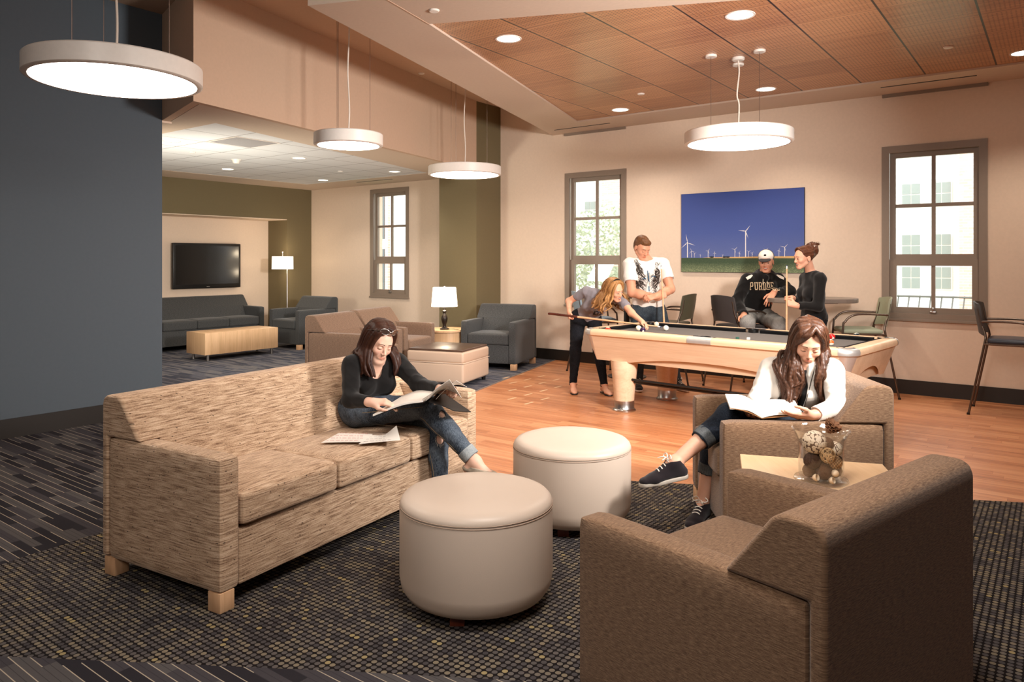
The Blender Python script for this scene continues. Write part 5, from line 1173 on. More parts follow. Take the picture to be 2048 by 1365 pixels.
sheet('s', 'loose printed sheet lying on the middle sofa cushion', [(-1.045, 4.02), (-.82, 4.02), (-1.0, 4.25), (-.80, 4.22)], .522, 1)
sheet('s', 'loose sheet with a curled corner beside the reader\'s thigh', [(-.83, 3.98), (-.615, 4.05), (-.80, 4.18), (-.66, 4.20)], .525, 2, .05)
# ======================= woman in the white jacket
X0, Y0 = 1.55, 4.25; root = person('long haired woman in white jacket reading a book in the brown armchair', X0, Y0)
hm2 = hair_mat('hair_chestnut', (32, 17, 11), (94, 58, 38)); sk2 = skin_mat('skin_warm', (220, 172, 146))
wht = cloth_mat('white_knit', (222, 214, 204), .85, 300., .06); dk = denim('dark_denim', (16, 20, 28), (44, 52, 64), .4)
H = Head((1.665, 4.13, 1.06), (-.26, -.86, -.44), (.06, -.05, 1), 1.0, closed=True)
pel, che, nek = (1.59, 4.29, .60), (1.63, 4.22, .80), (1.65, 4.17, .935); SR, SL = (1.495, 4.25, .89), (1.79, 4.11, .90); HR, HL = (1.52, 4.36, .58), (1.54, 4.17, .58)
ER, WR = (1.385, 4.16, .715), (1.415, 4.14, .670); EL, WL = (1.745, 3.945, .735), (1.585, 3.885, .700)
KR, AR = (1.21, 4.10, .650), (.875, 3.97, .425); KL, AL = (1.165, 4.22, .53), (1.10, 4.25, .105)
T_ = torso(pel, che, nek, SL, SR, HL, HR, (-.35, -.9, 0)); aR = limb(SR, ER, WR, (.047, .037, .024)); aL = limb(SL, EL, WL, (.047, .037, .024))
lR = limb(HR, KR, AR, (.088, .060, .036), calf=((.3, .2, -.9), .048)); lL = limb(HL, KL, AL, (.088, .058, .036), calf=((.9, .1, 0), .048))
ftR, iR = foot(AR, (-.93, -.22, -.12), (-.1, 0, 1)); ftL, iL = foot(AL, (-.55, -.80, -.0), (0, 0, 1))
hR = hand(V3(WR), (-.45, -.25, -.15), (-.2, .3, -.9), -1, .9, (.3, .3, .35, .4), .4); hL = hand(V3(WL), (-.98, -.05, -.04), (.05, -.55, -.85), 1, .92, (.12, .15, .2, .25), .75)
solid('body', H.prims(nek)+dress(T_, -.008)+aR+aL+dress(lR, -.002)+dress(lL, -.002)+ftR+ftL+hR+hL, sk2, root, .0035, None, lambda v: H.tint(v)); H.face(root, hm2)
solid('black_top', dress(T_, .006)+[Ell(V3(nek)+V3(-.02, -.09, .02), (.05, .06, .05), None, .01, 1)], blk, root, .005, folds(.003, 5))
wr = lambda W_, E_: Cap(W_, V3(W_)+unit(V3(W_)-V3(E_))*.05, .045, .05, .002, op=1)
jf = unit((-.33, -.93, 0)); js = np.cross(jf, V3(0, 0, 1))
solid('white_jacket', dress(T_, .016)+dress(aR, .016)+dress(aL, .015)+[Ell(V3(nek)+jf*.02+V3(0, 0, .0), (.075, .06, .03), None, .02)]+
      [Cap(V3(nek)+jf*.12+V3(0, 0, .03), V3(pel)+jf*.16, .055, .075, .006, js, 1.0, 1), wr(WR, ER), wr(WL, EL)], wht, root, R1, folds(.0045, 6, (16, 38)))
b = B()
for sx in (-1, 1):
    pts = []
    for k in range(9):
        c = V3(nek)*(1-k/8)+V3(pel)*(k/8)+js*sx*(.062+.012*(k/8)); yy = np.linspace(.24, 0, 100); pp = np.array([c+jf*q for q in yy]); dd = sdf(dress(T_, .018), pp); i = np.nonzero(dd < 0)[0]; pts.append(pp[i[0]] if len(i) else c)
    b.tube(pts, .0022, 6)
b.obj('zipper', pm('zip_metal', (120, 112, 104), .4, .8), root)
cr, cl = unit(V3(AR)-V3(KR)), unit(V3(AL)-V3(KL))
cutR, cutL = V3(KR)+(V3(AR)-V3(KR))*.50, V3(KL)+(V3(AL)-V3(KL))*.52
solid('cropped_jeans', dress([Ell(pel, (.165, .115, .095), None, .06)]+lR+lL, .009)+[Cap(cutR+cr*.085, V3(AR)+cr*.1, .085, .12, .002, op=1), Cap(cutL+cl*.085, V3(AL)+cl*.1, .085, .12, .002, op=1)], dk, root, R1, folds(.003, 7, (20, 50)))
dki = denim('denim_cuff_grey', (60, 64, 68), (100, 102, 102), .4)
for c_, d_, rr_ in ((cutR, cr, .064), (cutL, cl, .062)):
    solid('turned_up_cuff', [Cap(c_-d_*.06, c_+d_*.03, rr_, rr_-.004, .004), Plane(c_+d_*.012, d_), Plane(c_-d_*.045, -d_)], dki, root, .003, folds(.0015, 8))
cv = cloth_mat('dark_canvas', (34, 28, 32), .9, 400., .2); sl = pm('grey_rubber', (178, 168, 156), .6)
shoe('shoe', iR, ftR, root, cv, sl); shoe('shoe', iL, ftL, root, cv, sl)
gh = down_hair(H, 36, lambda a: .33-.03*abs(math.cos(a)), 132, -.004, .022, .016, lambda a: (-.02+.03*math.sin(a), -.06-.02*abs(math.sin(a)), 0), 3)
sw = []
for i in range(7):     # fringe swept across the forehead
    q = i/6; sw.append([H.w(.012, -.055, .128-.01*q), H.w(-.012-.02*q, -.088+.006*q, .10-.012*q), H.w(-.045-.012*q, -.078+.01*q, .055), H.w(-.072, -.05+.01*q, .01), H.w(-.080, -.03, -.04), H.w(-.082, -.025, -.10), H.w(-.075, -.04, -.16)])
for i in range(4):
    q = i/3; sw.append([H.w(.016, -.05, .128), H.w(.045, -.078+.008*q, .095), H.w(.072, -.055+.01*q, .04), H.w(.082, -.03, -.02), H.w(.084, -.02, -.08), H.w(.078, -.035, -.15)])
gh2 = []
for i in range(16):    # curls falling over the chest
    q = i/15; sx = -1 if i % 2 else 1; x = sx*(.045+.035*q); top = H.w(x*1.1, -.045+.02*q, -.06)
    gh2.append([H.w(max(-.07, min(.07, x*1.3)), -.02, .0), top, top+V3(0, -.02, -.08)+V3(.018*math.sin(i*2.1), 0, 0), top+V3(-sx*.01, -.03, -.16)+V3(.022*math.cos(i*1.3), 0, 0), top+V3(sx*.012, -.03, -.22-.03*math.sin(i))])
gh, sw, gh2 = push(gh, dress(T_+aR+aL, .016), .018), push(sw, dress(T_, .016), .016), push(gh2, dress(T_+aR+aL, .016), .022)
solid('hair', [H.ell((0, .028, .044), (.080, .100, .090), .01)]+locks(gh, .0115, 2, 5, .006, .006, .45)+locks(sw, .009, 2, 6, .003, .005, .6)+locks(gh2, .009, 2, 8, .006, .005, .4), hm2, root, R1)
strands('hair_strands', gh, 26, .0011, .008, 3, hm2, root, .006, H.c, .010); strands('hair_strands', sw+gh2, 26, .0010, .0055, 4, hm2, root, .005, H.c, .006)
place(root, X0, Y0)
t = thing('book', 'open tan covered book held by the woman in the white jacket', 'book', W(1.45, 3.93), TH)
A_, S_, D_ = Vector((1.165, 3.93, .735)), Vector((1.325, 3.90, .695)), Vector((1.535, 3.88, .708))
up = Vector((.03, .19, .035))
M_cov = pm('tan_book_cover', (150, 104, 62), .6)
page([A_-Vector((.0, 0, .004)), (A_+S_)/2+Vector((0, 0, .002)), S_-Vector((0, 0, .012))], [A_+up, (A_+S_)/2+up, S_+up-Vector((0, 0, .008))], t, 'left_cover', M_cov, .004)
page([S_-Vector((0, 0, .012)), (S_+D_)/2-Vector((0, 0, .008)), D_-Vector((0, 0, .004))], [S_+up-Vector((0, 0, .008)), (S_+D_)/2+up, D_+up], t, 'right_cover', M_cov, .004)
page([A_, (A_+S_)/2+Vector((.01, 0, .016)), S_], [A_+up, (A_+S_)/2+up+Vector((.01, 0, .016)), S_+up], t, 'left_pages', M_paper, .012)
page([S_, (S_+D_)/2+Vector((-.02, 0, .012)), D_], [S_+up, (S_+D_)/2+up+Vector((-.02, 0, .012)), D_+up], t, 'right_pages', M_paper, .012); place(t, 1.45, 3.93)
# ======================= cues
def cue(lab, a, b_):
    a, b_ = Vector(a), Vector(b_); t = thing('cue_stick', lab, 'cue', W(a.x, a.y), TH, 'pool cues'); P_ = lambda s: a.lerp(b_, s)
    B().tube([P_(0), P_(.01), P_(.28)], [.0145, .015, .0125], 12).obj('butt', wood('dark_cue_butt', (58, 24, 18), (92, 42, 28), 'x', .25), t)
    B().tube([P_(.28), P_(.975)], [.0125, .0068], 12).obj('shaft', wood('pale_cue_shaft', (206, 160, 118), (224, 182, 142), 'x', .3), t); B().tube([P_(.975), P_(.993)], .0068, 10).obj('ferrule', M_white, t); B().tube([P_(.993), P_(1)], .0062, 10).obj('tip', pm('blue_tip', (60, 80, 110), .8), t)
    place(t, a.x, a.y)
# ======================= woman bending over the table with a cue
X0, Y0 = .90, 8.5; root = person('laughing curly blonde woman in grey t-shirt bending to take a shot', X0, Y0)
R2 = .0055; sk3 = skin_mat('skin_tan', (222, 168, 138)); hb = hair_mat('hair_curly_blonde', (96, 58, 30), (204, 150, 92)); gr = cloth_mat('grey_jersey', (134, 128, 134), .9, 400., .15); bj = denim('black_denim', (14, 14, 18), (34, 36, 42), .4)
H = Head((1.135, 8.15, 1.185), (.60, -.72, -.28), (-.18, -.05, 1), 1.0, smile=1., closed=False)
pel, che, nek = (.86, 8.62, .86), (.97, 8.40, 1.03), (1.04, 8.27, 1.11); SR, SL = (.845, 8.42, 1.165), (1.215, 8.24, 1.085); HR, HL = (.775, 8.62, .85), (.955, 8.60, .85)
ER, WR = (.665, 8.60, 1.04), (.652, 8.385, .935); EL, WL = (1.305, 8.03, .945), (1.392, 7.855, .862)
KR, AR = (.735, 8.52, .47), (.705, 8.47, .10); KL, AL = (1.0, 8.46, .47), (1.05, 8.38, .10)
T_ = torso(pel, che, nek, SL, SR, HL, HR, (.4, -.85, -.3)); aR = limb(SR, ER, WR, (.046, .037, .025)); aL = limb(SL, EL, WL, (.046, .037, .025))
lR = limb(HR, KR, AR, (.088, .058, .036), calf=((0, 1, 0), .050)); lL = limb(HL, KL, AL, (.088, .058, .036), calf=((0, 1, 0), .050))
ftR, iR = foot(AR, (.0, -1, -.05), (0, 0, 1), .23); ftL, iL = foot(AL, (.25, -.95, -.05), (0, 0, 1), .23)
hR = hand(V3(WR), (-.02, -.30, -.90), (-.95, -.1, .05), -1, .92, (1., 1., 1., 1.), .9); hL = hand(V3(WL), (.45, -.70, -.35), (.3, .1, .9), 1, .92, (.55, .5, .5, .55), .3, .16)
solid('body', H.prims(nek, .048)+dress(T_, -.006)+aR+aL+dress(lR, -.004)+dress(lL, -.004)+ftR+ftL+hR+hL, sk3, root, .005, None, lambda v: H.tint(v)); H.face(root, pm('brow_brown', (110, 70, 44), .8))
slv = lambda S_, E_, f=.5: [Cap(S_, V3(S_)+(V3(E_)-V3(S_))*f, .056, .052, .03)]
cutsl = lambda S_, E_, f: Cap(V3(S_)+(V3(E_)-V3(S_))*(f+.18), V3(S_)+(V3(E_)-V3(S_))*(f+.5), .075, .08, .002, op=1)
ff = unit((.45, -.75, -.35))
solid('grey_tshirt', dress(T_, .008)+slv(SR, ER)+slv(SL, EL)+[Ell(V3(nek)+ff*.075+V3(0, 0, -.02), (.045, .07, .085), frame((.45, -.75, 0)), .008, 1), Plane(V3(pel)+V3(0, 0, -.02), (-.2, .3, -.93))], gr, root, R2, folds(.005, 11, (14, 34)))
solid('black_jeans', dress([Ell(pel, (.16, .115, .10), None, .06)]+lR+lL, .006)+[Plane(V3(pel)+V3(0, 0, .075), (.2, -.3, .93)), Plane((0, 0, .075), (0, 0, -1))], bj, root, R2, folds(.003, 12))
for ft_, i_ in ((ftR, iR), (ftL, iL)):
    a, d, u, L_ = i_; B().prism([(q[0], q[1]) for q in [tuple((a+d*s+np.cross(d, u)*w)[:2]) for s, w in [(-.06, -.028), (.06, -.03), (.13, -.045), (.185, -.03), (.195, 0), (.185, .03), (.13, .045), (.06, .03), (-.06, .028)]]], 0, .016, 'z', .004).obj('sandal_sole', M_black, root)
    s_ = np.cross(d, u); b = B(); b.tube([a+s_*.04*math.cos(q)+d*.036*math.sin(q)+u*-.01 for q in [2*PI*k/16 for k in range(16)]], .009, 6, True); b.tube([a+d*.03-u*.02, a+d*.07-u*.035, a+d*.12-u*.06], .006, 6)
    for q in (-1, 1): b.tube([a+d*.12-u*.058, a+d*.09+s_*q*.032-u*.05, a+d*.06+s_*q*.038-u*.075], .005, 6)
    b.obj('sandal_strap', M_black, root)
gh = down_hair(H, 26, lambda a: .20 if a > 0 else .17, 122, .0, .045, .03, lambda a: (.05 if a > 0 else -.07, .0, 0), 9, 1.12)
gh = push(gh, dress(T_, .01), .012)
solid('curly_hair', [H.ell((0, .03, .044), (.082, .102, .092), .01)]+locks(gh, .012, 2, 9, .012, .006, .5), hb, root, R2)
strands('hair_strands', gh, 26, .0016, .013, 5, hb, root, .008, H.c, .016)
B().tube([H.w(.083*math.cos(a), .0-.02*math.sin(a), .045+.092*math.sin(a)) for a in [PI*k/16 for k in range(17)]], .010, 8).obj('headband', M_black, root)
place(root, X0, Y0)
# dark block letters at the hem of the grey shirt
b = B()
T3 = dress(T_, .010)
stamp(b, [(0, 0, .16, 1), (.16, 0, .5, .2), (.16, .8, .5, 1), (.42, .2, .56, .8), (.72, 0, .88, 1), (.88, .42, 1.05, .62), (1.05, .1, 1.2, 1)], .925, .90, .085, .052, T3, 8.0, 8.8, rot=-.12)
o = b.obj('shirt_lettering', pm('dark_print', (28, 26, 34), .8), root); o.location = (-X0, -Y0, 0)
cue('pool cue aimed by the bending woman across the table corner', (.422, 8.50, .905), (1.562, 7.70, .822))
# ======================= tall man with folded arms
X0, Y0 = 1.58, 8.64; root = person('tall man in white printed t-shirt folding his arms around a cue', X0, Y0)
skm = skin_mat('skin_ruddy', (212, 154, 124)); hs = hair_mat('hair_short_brown', (70, 42, 24), (128, 84, 50)); tw = cloth_mat('white_tshirt', (232, 224, 216), .9, 400., .06)
H = Head((1.52, 8.60, 1.665), (.36, -.78, -.46), (.08, -.1, 1), 1.06, True, smile=.4, closed=True)
pel, che, nek = (1.60, 8.66, .97), (1.58, 8.64, 1.33), (1.57, 8.63, 1.53); SR, SL = (1.375, 8.63, 1.475), (1.775, 8.62, 1.475); HR, HL = (1.50, 8.66, .93), (1.70, 8.66, .93)
ER, WR = (1.39, 8.52, 1.145), (1.665, 8.37, 1.095); EL, WL = (1.835, 8.51, 1.185), (1.635, 8.33, 1.115)
KR, AR = (1.49, 8.63, .50), (1.475, 8.66, .10); KL, AL = (1.83, 8.62, .50), (1.94, 8.66, .10)
T_ = torso(pel, che, nek, SL, SR, HL, HR, (0, -1, 0), False, .97); aR = limb(SR, ER, WR, (.062, .050, .034)); aL = limb(SL, EL, WL, (.062, .050, .034))
aR.append(Ell(V3(SR)*.6+V3(ER)*.4, (.062, .062, .10), None, .04)); aL.append(Ell(V3(SL)*.6+V3(EL)*.4, (.062, .062, .10), None, .04)); aR.append(Ell(V3(ER)*.7+V3(WR)*.3, (.052, .05, .05), None, .04)); aL.append(Ell(V3(EL)*.7+V3(WL)*.3, (.052, .05, .05), None, .04))
lR = limb(HR, KR, AR, (.10, .068, .045), calf=((0, 1, 0), .060)); lL = limb(HL, KL, AL, (.10, .068, .045), calf=((0, 1, 0), .060))
ftR, iR = foot(AR, (-.05, -1, 0), (0, 0, 1), .27, .036); ftL, iL = foot(AL, (.35, -.93, 0), (0, 0, 1), .27, .036)
hR = hand(V3(WR), (.85, -.12, .35), (.1, -.95, .1), -1, 1.05, (.95, 1., 1., 1.), .9); hL = hand(V3(WL), (-.93, -.15, -.22), (-.1, -.8, .5), 1, 1.05, (.4, .45, .5, .5), .5)
solid('body', H.prims(nek, .060)+dress(T_, -.01)+aR+aL+dress(lR, -.006)+dress(lL, -.006)+ftR+ftL+hR+hL, skm, root, .0055, None, lambda v: H.tint(v, (.82, .55, .5))); H.face(root, pm('brow_sandy', (112, 74, 46), .8))
slm = lambda S_, E_: [Cap(S_, V3(S_)+(V3(E_)-V3(S_))*.62, .077, .079, .035)]
Tt = dress(T_, .012)+[Cap(V3(pel)+V3(-.05, 0, .06), V3(pel)+V3(.05, 0, .06), .13, .13, .08)]
solid('white_tshirt', Tt+slm(SR, ER)+slm(SL, EL)+[Ell(V3(nek)+V3(.01, -.03, .035), (.075, .075, .055), None, .01, 1), Plane(V3(pel)+V3(0, 0, .0), (0, 0, -1)),
      Cap(V3(SR)+(V3(ER)-V3(SR))*.82, V3(SR)+(V3(ER)-V3(SR))*1.05, .10, .10, .003, op=1), Cap(V3(SL)+(V3(EL)-V3(SL))*.82, V3(SL)+(V3(EL)-V3(SL))*1.05, .10, .10, .003, op=1)], tw, root, R2, folds(.006, 21, (10, 26)))
# printed ornament: scrolls and feathers with three blue gems, laid on the shirt
b = B(); rr = random.Random(8); bb = B()
def curve_on(b, pts, r, T__, ya, yb, n=3, dy=.004):
    q = [on_shirt(p.x, p.y, T__, ya, yb, dy) for p in bez([(x, z, 0) for x, z in pts], n)]; q = [Vector(p) for p in q if p is not None]
    if len(q) > 1: b.tube(q, r, 5, flat=.5)
for s in (-1, 1):
    for k in range(130):
        L_ = .04+.07*rr.random()
        x0, z0 = 1.58+s*rr.uniform(.012, .175), 1.10+rr.uniform(0, .33)
        if abs(x0-1.58) > .05+(z0-1.08)*.40 or (z0 > 1.36 and abs(x0-1.58) < .06): continue
        curve_on(b, [(x0, z0), (x0+s*L_*.4, z0+L_*.35), (x0+s*L_*.75, z0+L_*.9), (x0+s*L_*.5, z0+L_*1.05), (x0+s*L_*.45, z0+L_*.8)], rr.uniform(.0020, .0040), Tt, 8.2, 8.7)
    for k in range(26):
        x0, z0 = 1.58+s*(.09+rr.uniform(0, .085)), 1.43+rr.uniform(-.03, .06); r0 = rr.uniform(.008, .018); curve_on(b, [(x0+r0*math.cos(a), z0+r0*math.sin(a)) for a in np.linspace(0, 5, 6)], .0034, Tt, 8.2, 8.7)
for k in range(22):
    z0 = 1.08+.014*k; w = .03+.05*math.sin(k*.25); curve_on(b, [(1.58-w, z0), (1.58-w*.5, z0-.012), (1.58-.012, z0+.004)], .0022, Tt, 8.2, 8.7); curve_on(b, [(1.58+w, z0), (1.58+w*.5, z0-.012), (1.58+.012, z0+.004)], .0022, Tt, 8.2, 8.7)
b.obj('printed_scrollwork', pm('charcoal_print', (62, 50, 44), .85), root)
for pts, r in (([(1.57, 1.40), (1.575, 1.36), (1.585, 1.30), (1.59, 1.27)], .011), ([(1.59, 1.22), (1.592, 1.16)], .012), ([(1.515, 1.30), (1.54, 1.312), (1.555, 1.30)], .009), ([(1.615, 1.325), (1.64, 1.338), (1.662, 1.325)], .009)): curve_on(bb, pts, r, Tt, 8.2, 8.7, 4, .003)
bb.obj('printed_gems', pm('blue_print', (36, 100, 140), .8), root)
jm = denim('blue_grey_denim', (34, 42, 50), (70, 80, 88), .45)
solid('jeans', dress([Ell(pel, (.165, .125, .12), None, .06)]+lR+lL, .016)+[Plane(V3(pel)+V3(0, 0, .05), (0, 0, 1)), Plane((0, 0, .05), (0, 0, -1)), Cap((AR[0], AR[1]-.14, .02), (AR[0], AR[1]-.3, .02), .07, .1, .01, op=1), Cap((AL[0]+.06, AL[1]-.14, .02), (AL[0]+.1, AL[1]-.3, .02), .07, .1, .01, op=1)], jm, root, .006, folds(.006, 22, (12, 30)))
bs = cloth_mat('black_white_suede', (40, 34, 32), .8, 300., .2)
shoe('shoe', iR, ftR, root, bs, M_white); shoe('shoe', iL, ftL, root, bs, M_white)
solid('short_hair', [H.ell((0, .026, .046), (.080, .100, .090), .01), H.ell((0, -.045, .085), (.060, .042, .034), .02), H.ell((0, .045, .0), (.070, .075, .075), .02), H.ell((0, -.095, -.005), (.10, .06, .065), .008, 1), H.ell((0, .0, -.12), (.10, .11, .085), .008, 1)], hs, root, .004, folds(.0022, 5, (90, 200)))
place(root, X0, Y0)
cue('upright pool cue in the fist of the tall man', (1.765, 8.335, .01), (1.692, 8.335, 1.46))
# ======================= man in the cap
X0, Y0 = 2.92, 8.75; root = person('smiling seated man in a black hooded sweatshirt and baseball cap', X0, Y0)
H = Head((3.015, 8.72, 1.50), (-.42, -.88, -.12), (-.02, 0, 1), 1.05, True, smile=1., closed=False)
pel, che, nek = (2.93, 8.86, .88), (2.98, 8.80, 1.16), (3.015, 8.78, 1.345); SR, SL = (2.795, 8.74, 1.285), (3.195, 8.84, 1.285); HR, HL = (2.83, 8.84, .855), (3.03, 8.86, .855)
ER, WR = (2.665, 8.70, 1.03), (2.68, 8.50, .90); EL, WL = (3.27, 8.66, 1.15), (3.03, 8.50, 1.145)
KR, AR = (2.70, 8.43, .80), (2.72, 8.46, .36); KL, AL = (3.06, 8.42, .79), (3.02, 8.44, .36)
T_ = torso(pel, che, nek, SL, SR, HL, HR, (-.1, -1, 0), False, .98); aR = limb(SR, ER, WR, (.060, .047, .032)); aL = limb(SL, EL, WL, (.060, .047, .032))
lR = limb(HR, KR, AR, (.10, .070, .045)); lL = limb(HL, KL, AL, (.10, .070, .045)); ftR, iR = foot(AR, (0, -1, 0), (0, 0, 1), .27, .036); ftL, iL = foot(AL, (.2, -.95, 0), (0, 0, 1), .27, .036)
hR = hand(V3(WR), (-.12, -.75, -.45), (-.1, -.5, .85), 1, 1.05, (.35, .35, .4, .45), .3, .16); hL = hand(V3(WL), (-.62, -.35, -.75), (-.45, -.75, .45), 1, 1.08, (.2, .22, .28, .34), .2, .14)
solid('body', H.prims(nek, .060)+dress(T_, -.01)+aR+aL+dress(lR, -.006)+dress(lL, -.006)+ftR+ftL+hR+hL, skm, root, .0055, None, lambda v: H.tint(v, (.82, .55, .5))); H.face(root, pm('brow_dark', (58, 40, 30), .8))
ho = cloth_mat('black_fleece', (20, 18, 18), .95, 300., .2); Th = dress(T_, .024)
solid('hooded_sweatshirt', Th+dress(aR, .020)+dress(aL, .020)+[Ell(V3(nek)+V3(.02, .07, .01), (.12, .07, .07), None, .04), Cap(V3(nek)+V3(-.09, .0, .0), V3(nek)+V3(-.02, -.09, -.03), .035, .03, .03), Cap(V3(nek)+V3(.09, .0, .0), V3(nek)+V3(-.01, -.09, -.03), .035, .03, .03),
      wr(WR, ER), wr(WL, EL), Plane(V3(pel)+V3(0, 0, -.07), (0, 0, -1))], ho, root, R2, folds(.007, 31, (10, 26)))
U = {'P': [(0, 0, .2, 1), (0, 0, .36, .12), (0, .88, .75, 1), (.62, .5, .82, .9), (.2, .42, .75, .54)], 'U': [(.05, .12, .25, 1), (0, .88, .36, 1), (.62, .12, .82, 1), (.52, .88, .9, 1), (.15, 0, .72, .14)],
     'R': [(0, 0, .2, 1), (0, 0, .36, .12), (0, .88, .72, 1), (.6, .55, .8, .9), (.2, .44, .72, .56), (.52, .1, .72, .46), (.6, 0, .9, .12)], 'D': [(.05, 0, .25, 1), (0, .88, .66, 1), (0, 0, .66, .12), (.62, .1, .84, .9)],
     'E': [(.05, 0, .25, 1), (0, .88, .85, 1), (0, 0, .85, .12), (.25, .45, .6, .57), (.72, .75, .85, 1), (.72, 0, .85, .25)]}
Th2 = dress(T_, .026)+dress(aR, .022)+dress(aL, .022)
b = B(); xs_, zs_ = 2.805, 1.170
for i, ch in enumerate('PURDUE'): stamp(b, U[ch], xs_+i*.049, zs_, .044, .092, Th2, 8.3, 8.95, step=.009, dy=.009)
b.obj('shirt_lettering', pm('pale_gold_letters', (196, 170, 138), .8), root)
b = B()
for s in (-1, 1):
    pts = [on_shirt(2.985+s*.012*(1+.5*k), 1.325-.022*k, Th2, 8.4, 8.95, .010) for k in range(5)]; pts = [p for p in pts if p is not None]; b.tube(pts, .004, 6)
b.obj('drawstring', pm('cream_cord', (214, 196, 170), .8), root)
b = B(); aw = dress(T_+aR+aL, .027)
for c_, s in ((V3(2.80, 0, 1.325), -1), (V3(3.19, 0, 1.325), 1)):
    stamp(b, [(-.5, -.5, .5, .1), (-.4, .1, .4, .3), (-.25, .3, .25, .5)], c_[0], c_[2], .034, .085, aw, 8.4, 9.0, step=.007, dy=.009, rot=s*1.05)
b.obj('shoulder_stripe', pm('white_print', (226, 216, 204), .8), root)
gj = denim('pale_grey_denim', (108, 108, 106), (158, 156, 152), .5)
solid('jeans', dress([Ell(pel, (.17, .13, .10), None, .06)]+lR+lL, .014)+[Plane((0, 0, .40), (0, 0, -1))], gj, root, .006, folds(.006, 32, (12, 30)))
for i_, f_ in ((iR, ftR), (iL, ftL)): shoe('shoe', i_, f_, root, bs, M_white, False)
solid('short_hair', [H.ell((0, .04, .02), (.079, .085, .075), .01), H.ell((0, -.09, -.01), (.10, .075, .08), .008, 1), H.ell((0, .0, -.11), (.10, .11, .08), .008, 1)], hair_mat('hair_dark_short', (40, 26, 18), (70, 48, 34)), root, .005)
cap_ = solid('baseball_cap', [H.ell((0, .018, .060), (.085, .105, .080), .01), Plane(H.w(0, 0, .034), H.wv((0, .12, -1))), H.ell((0, .018, .045), (.077, .096, .075), .004, 1)], cloth_mat('white_cap_cloth', (232, 224, 214), .85, 400., .06), root, .004)
solid('cap_back', [H.ell((0, .020, .060), (.0875, .107, .0825), .01), Plane(H.w(0, 0, .033), H.wv((0, .12, -1))), Plane(H.w(0, -.022, 0), H.wv((0, -1, .25))), H.ell((0, .018, .045), (.078, .097, .077), .004, 1)], cloth_mat('black_cap_cloth', (34, 30, 30), .85, 400., .1), root, .004)
solid('cap_brim', [Ell(H.w(0, -.112, .036), (.070, .074, .0065), H.M@np.array(Matrix.Rotation(.22, 3, 'X')), .01)], bpy.data.materials['black_cap_cloth'], root, .004)
solid('cap_emblem', [Ell(H.w(0, -.078, .082), (.017, .007, .018), H.M, .01)], bpy.data.materials['black_cap_cloth'], root, .004)
place(root, X0, Y0)
# ======================= woman standing with a cue
X0, Y0 = 3.16, 7.75; root = person('standing woman in black sweater with hair clipped up holding an upright cue', X0, Y0)
H = Head((3.065, 7.72, 1.545), (-.97, -.20, -.10), (.0, 0, 1), 1.0, smile=1., closed=False); hm6 = hair_mat('hair_auburn_dark', (48, 24, 16), (112, 66, 42)); sk6 = skin_mat('skin_medium', (222, 168, 140))
pel, che, nek = (3.20, 7.78, .92), (3.175, 7.76, 1.19), (3.16, 7.76, 1.395); SR, SL = (3.15, 7.90, 1.325), (3.19, 7.60, 1.325); HR, HL = (3.18, 7.86, .88), (3.20, 7.70, .88)
ER, WR = (3.13, 7.92, 1.06), (2.955, 7.765, 1.125); EL, WL = (3.14, 7.555, 1.045), (2.925, 7.575, 1.055)
KR, AR = (3.14, 7.87, .48), (3.17, 7.90, .10); KL, AL = (3.16, 7.70, .48), (3.22, 7.70, .10)
T_ = torso(pel, che, nek, SL, SR, HL, HR, (-1, 0, 0)); aR = limb(SR, ER, WR, (.047, .037, .024)); aL = limb(SL, EL, WL, (.047, .037, .024))
lR = limb(HR, KR, AR, (.088, .058, .036)); lL = limb(HL, KL, AL, (.088, .058, .036)); ftR, iR = foot(AR, (-1, 0, 0), (0, 0, 1)); ftL, iL = foot(AL, (-1, -.2, 0), (0, 0, 1))
hR = hand(V3(WR), (-.85, -.45, .12), (-.1, .1, .95), -1, .92, (.55, .7, .85, .9), .7); hL = hand(V3(WL), (-.93, .10, .30), (-.1, -.95, .1), 1, .92, (.95, 1., 1., 1.), .8)
solid('body', H.prims(V3(nek)+V3(-.01, 0, .0), .047)+dress(T_, -.008)+aR+aL+dress(lR, -.004)+dress(lL, -.004)+ftR+ftL+hR+hL, sk6, root, .005, None, lambda v: H.tint(v)); H.face(root, hm6)
solid('black_sweater', dress(T_, .012)+dress(aR, .013)+dress(aL, .013)+[Ell(V3(nek)+V3(-.02, 0, .035), (.07, .07, .045), None, .01, 1), wr(WR, ER), wr(WL, EL), Plane(V3(pel)+V3(0, 0, -.02), (0, 0, -1))], blk, root, R2, folds(.005, 41, (12, 30)))
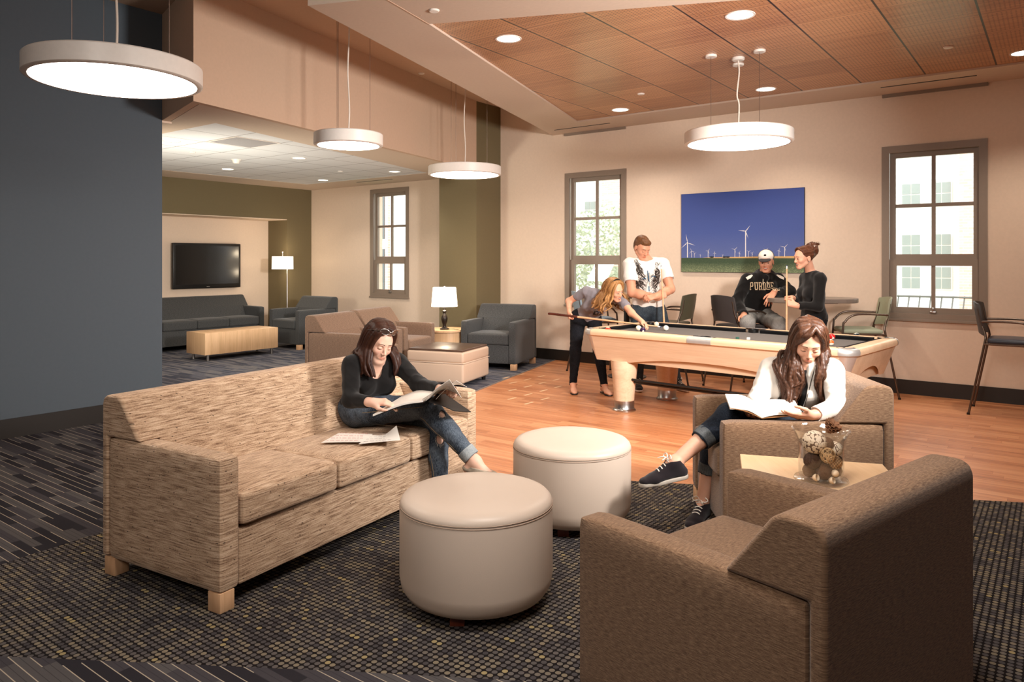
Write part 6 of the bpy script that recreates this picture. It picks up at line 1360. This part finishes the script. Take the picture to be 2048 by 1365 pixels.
solid('black_trousers', dress([Ell(pel, (.11, .16, .10), None, .06)]+lR+lL, .008)+[Plane((0, 0, .09), (0, 0, -1)), Plane(V3(pel)+V3(0, 0, .02), (0, 0, 1))], bj, root, .006, folds(.003, 42))
for i_, f_ in ((iR, ftR), (iL, ftL)): shoe('shoe', i_, f_, root, cv, sl, False)
rr = random.Random(12); gb = []
for k in range(30):
    a = 2*PI*k/30; gb.append([H.w(.073*math.cos(a)*.95, -.035-.03*max(0, math.sin(a))+.05*max(0, -math.sin(a)), .04+.068*math.sin(a)), H.w(.07*math.cos(a), .06, .045+.075*math.sin(a)), H.w(.035*math.cos(a), .105, .065+.04*math.sin(a))])
for k in range(26):
    a = rr.uniform(0, 6.3); c = H.w(0, .105, .082); r0 = .058; p = [c+H.wv((r0*math.cos(a+q)*.9, r0*.55*math.sin(q*1.3+k), r0*math.sin(a+q))) for q in (0, .9, 1.8, 2.7)]; gb.append(p)
for k in range(10): gb.append([H.w(rr.uniform(-.03, .03), .10, .10), H.w(rr.uniform(-.05, .05), .12, .14), H.w(rr.uniform(-.06, .06), .15+rr.uniform(-.03, .02), .15+rr.uniform(-.03, .02))])
solid('pinned_up_hair', [H.ell((0, .030, .044), (.079, .096, .088), .01), H.ell((0, -.10, -.032), (.085, .060, .090), .008, 1), H.ell((0, .0, -.115), (.1, .11, .07), .01, 1), H.ell((0, .108, .062), (.055, .048, .066), .02)]+locks(gb, .008, 2, 13, .004, .005, .6), hm6, root, .0045)
strands('hair_strands', gb, 14, .0012, .006, 6, hm6, root, .003, H.c, .004)
B().ball(Vector(H.w(.079, .008, -.040)), .005, 10, 8).ball(Vector(H.w(-.079, .008, -.040)), .005, 10, 8).obj('earring', M_chrome, root)
B().box(-.012, .012, -.006, .006, -.03, .03, .004, M=Matrix.Translation(Vector(H.w(.052, .105, .095)))).obj('hair_clip', pm('pearl_clip', (226, 206, 190), .3), root)
place(root, X0, Y0)
cue('upright pool cue held by the standing woman in black', (2.838, 7.60, .01), (2.842, 7.60, 1.47))
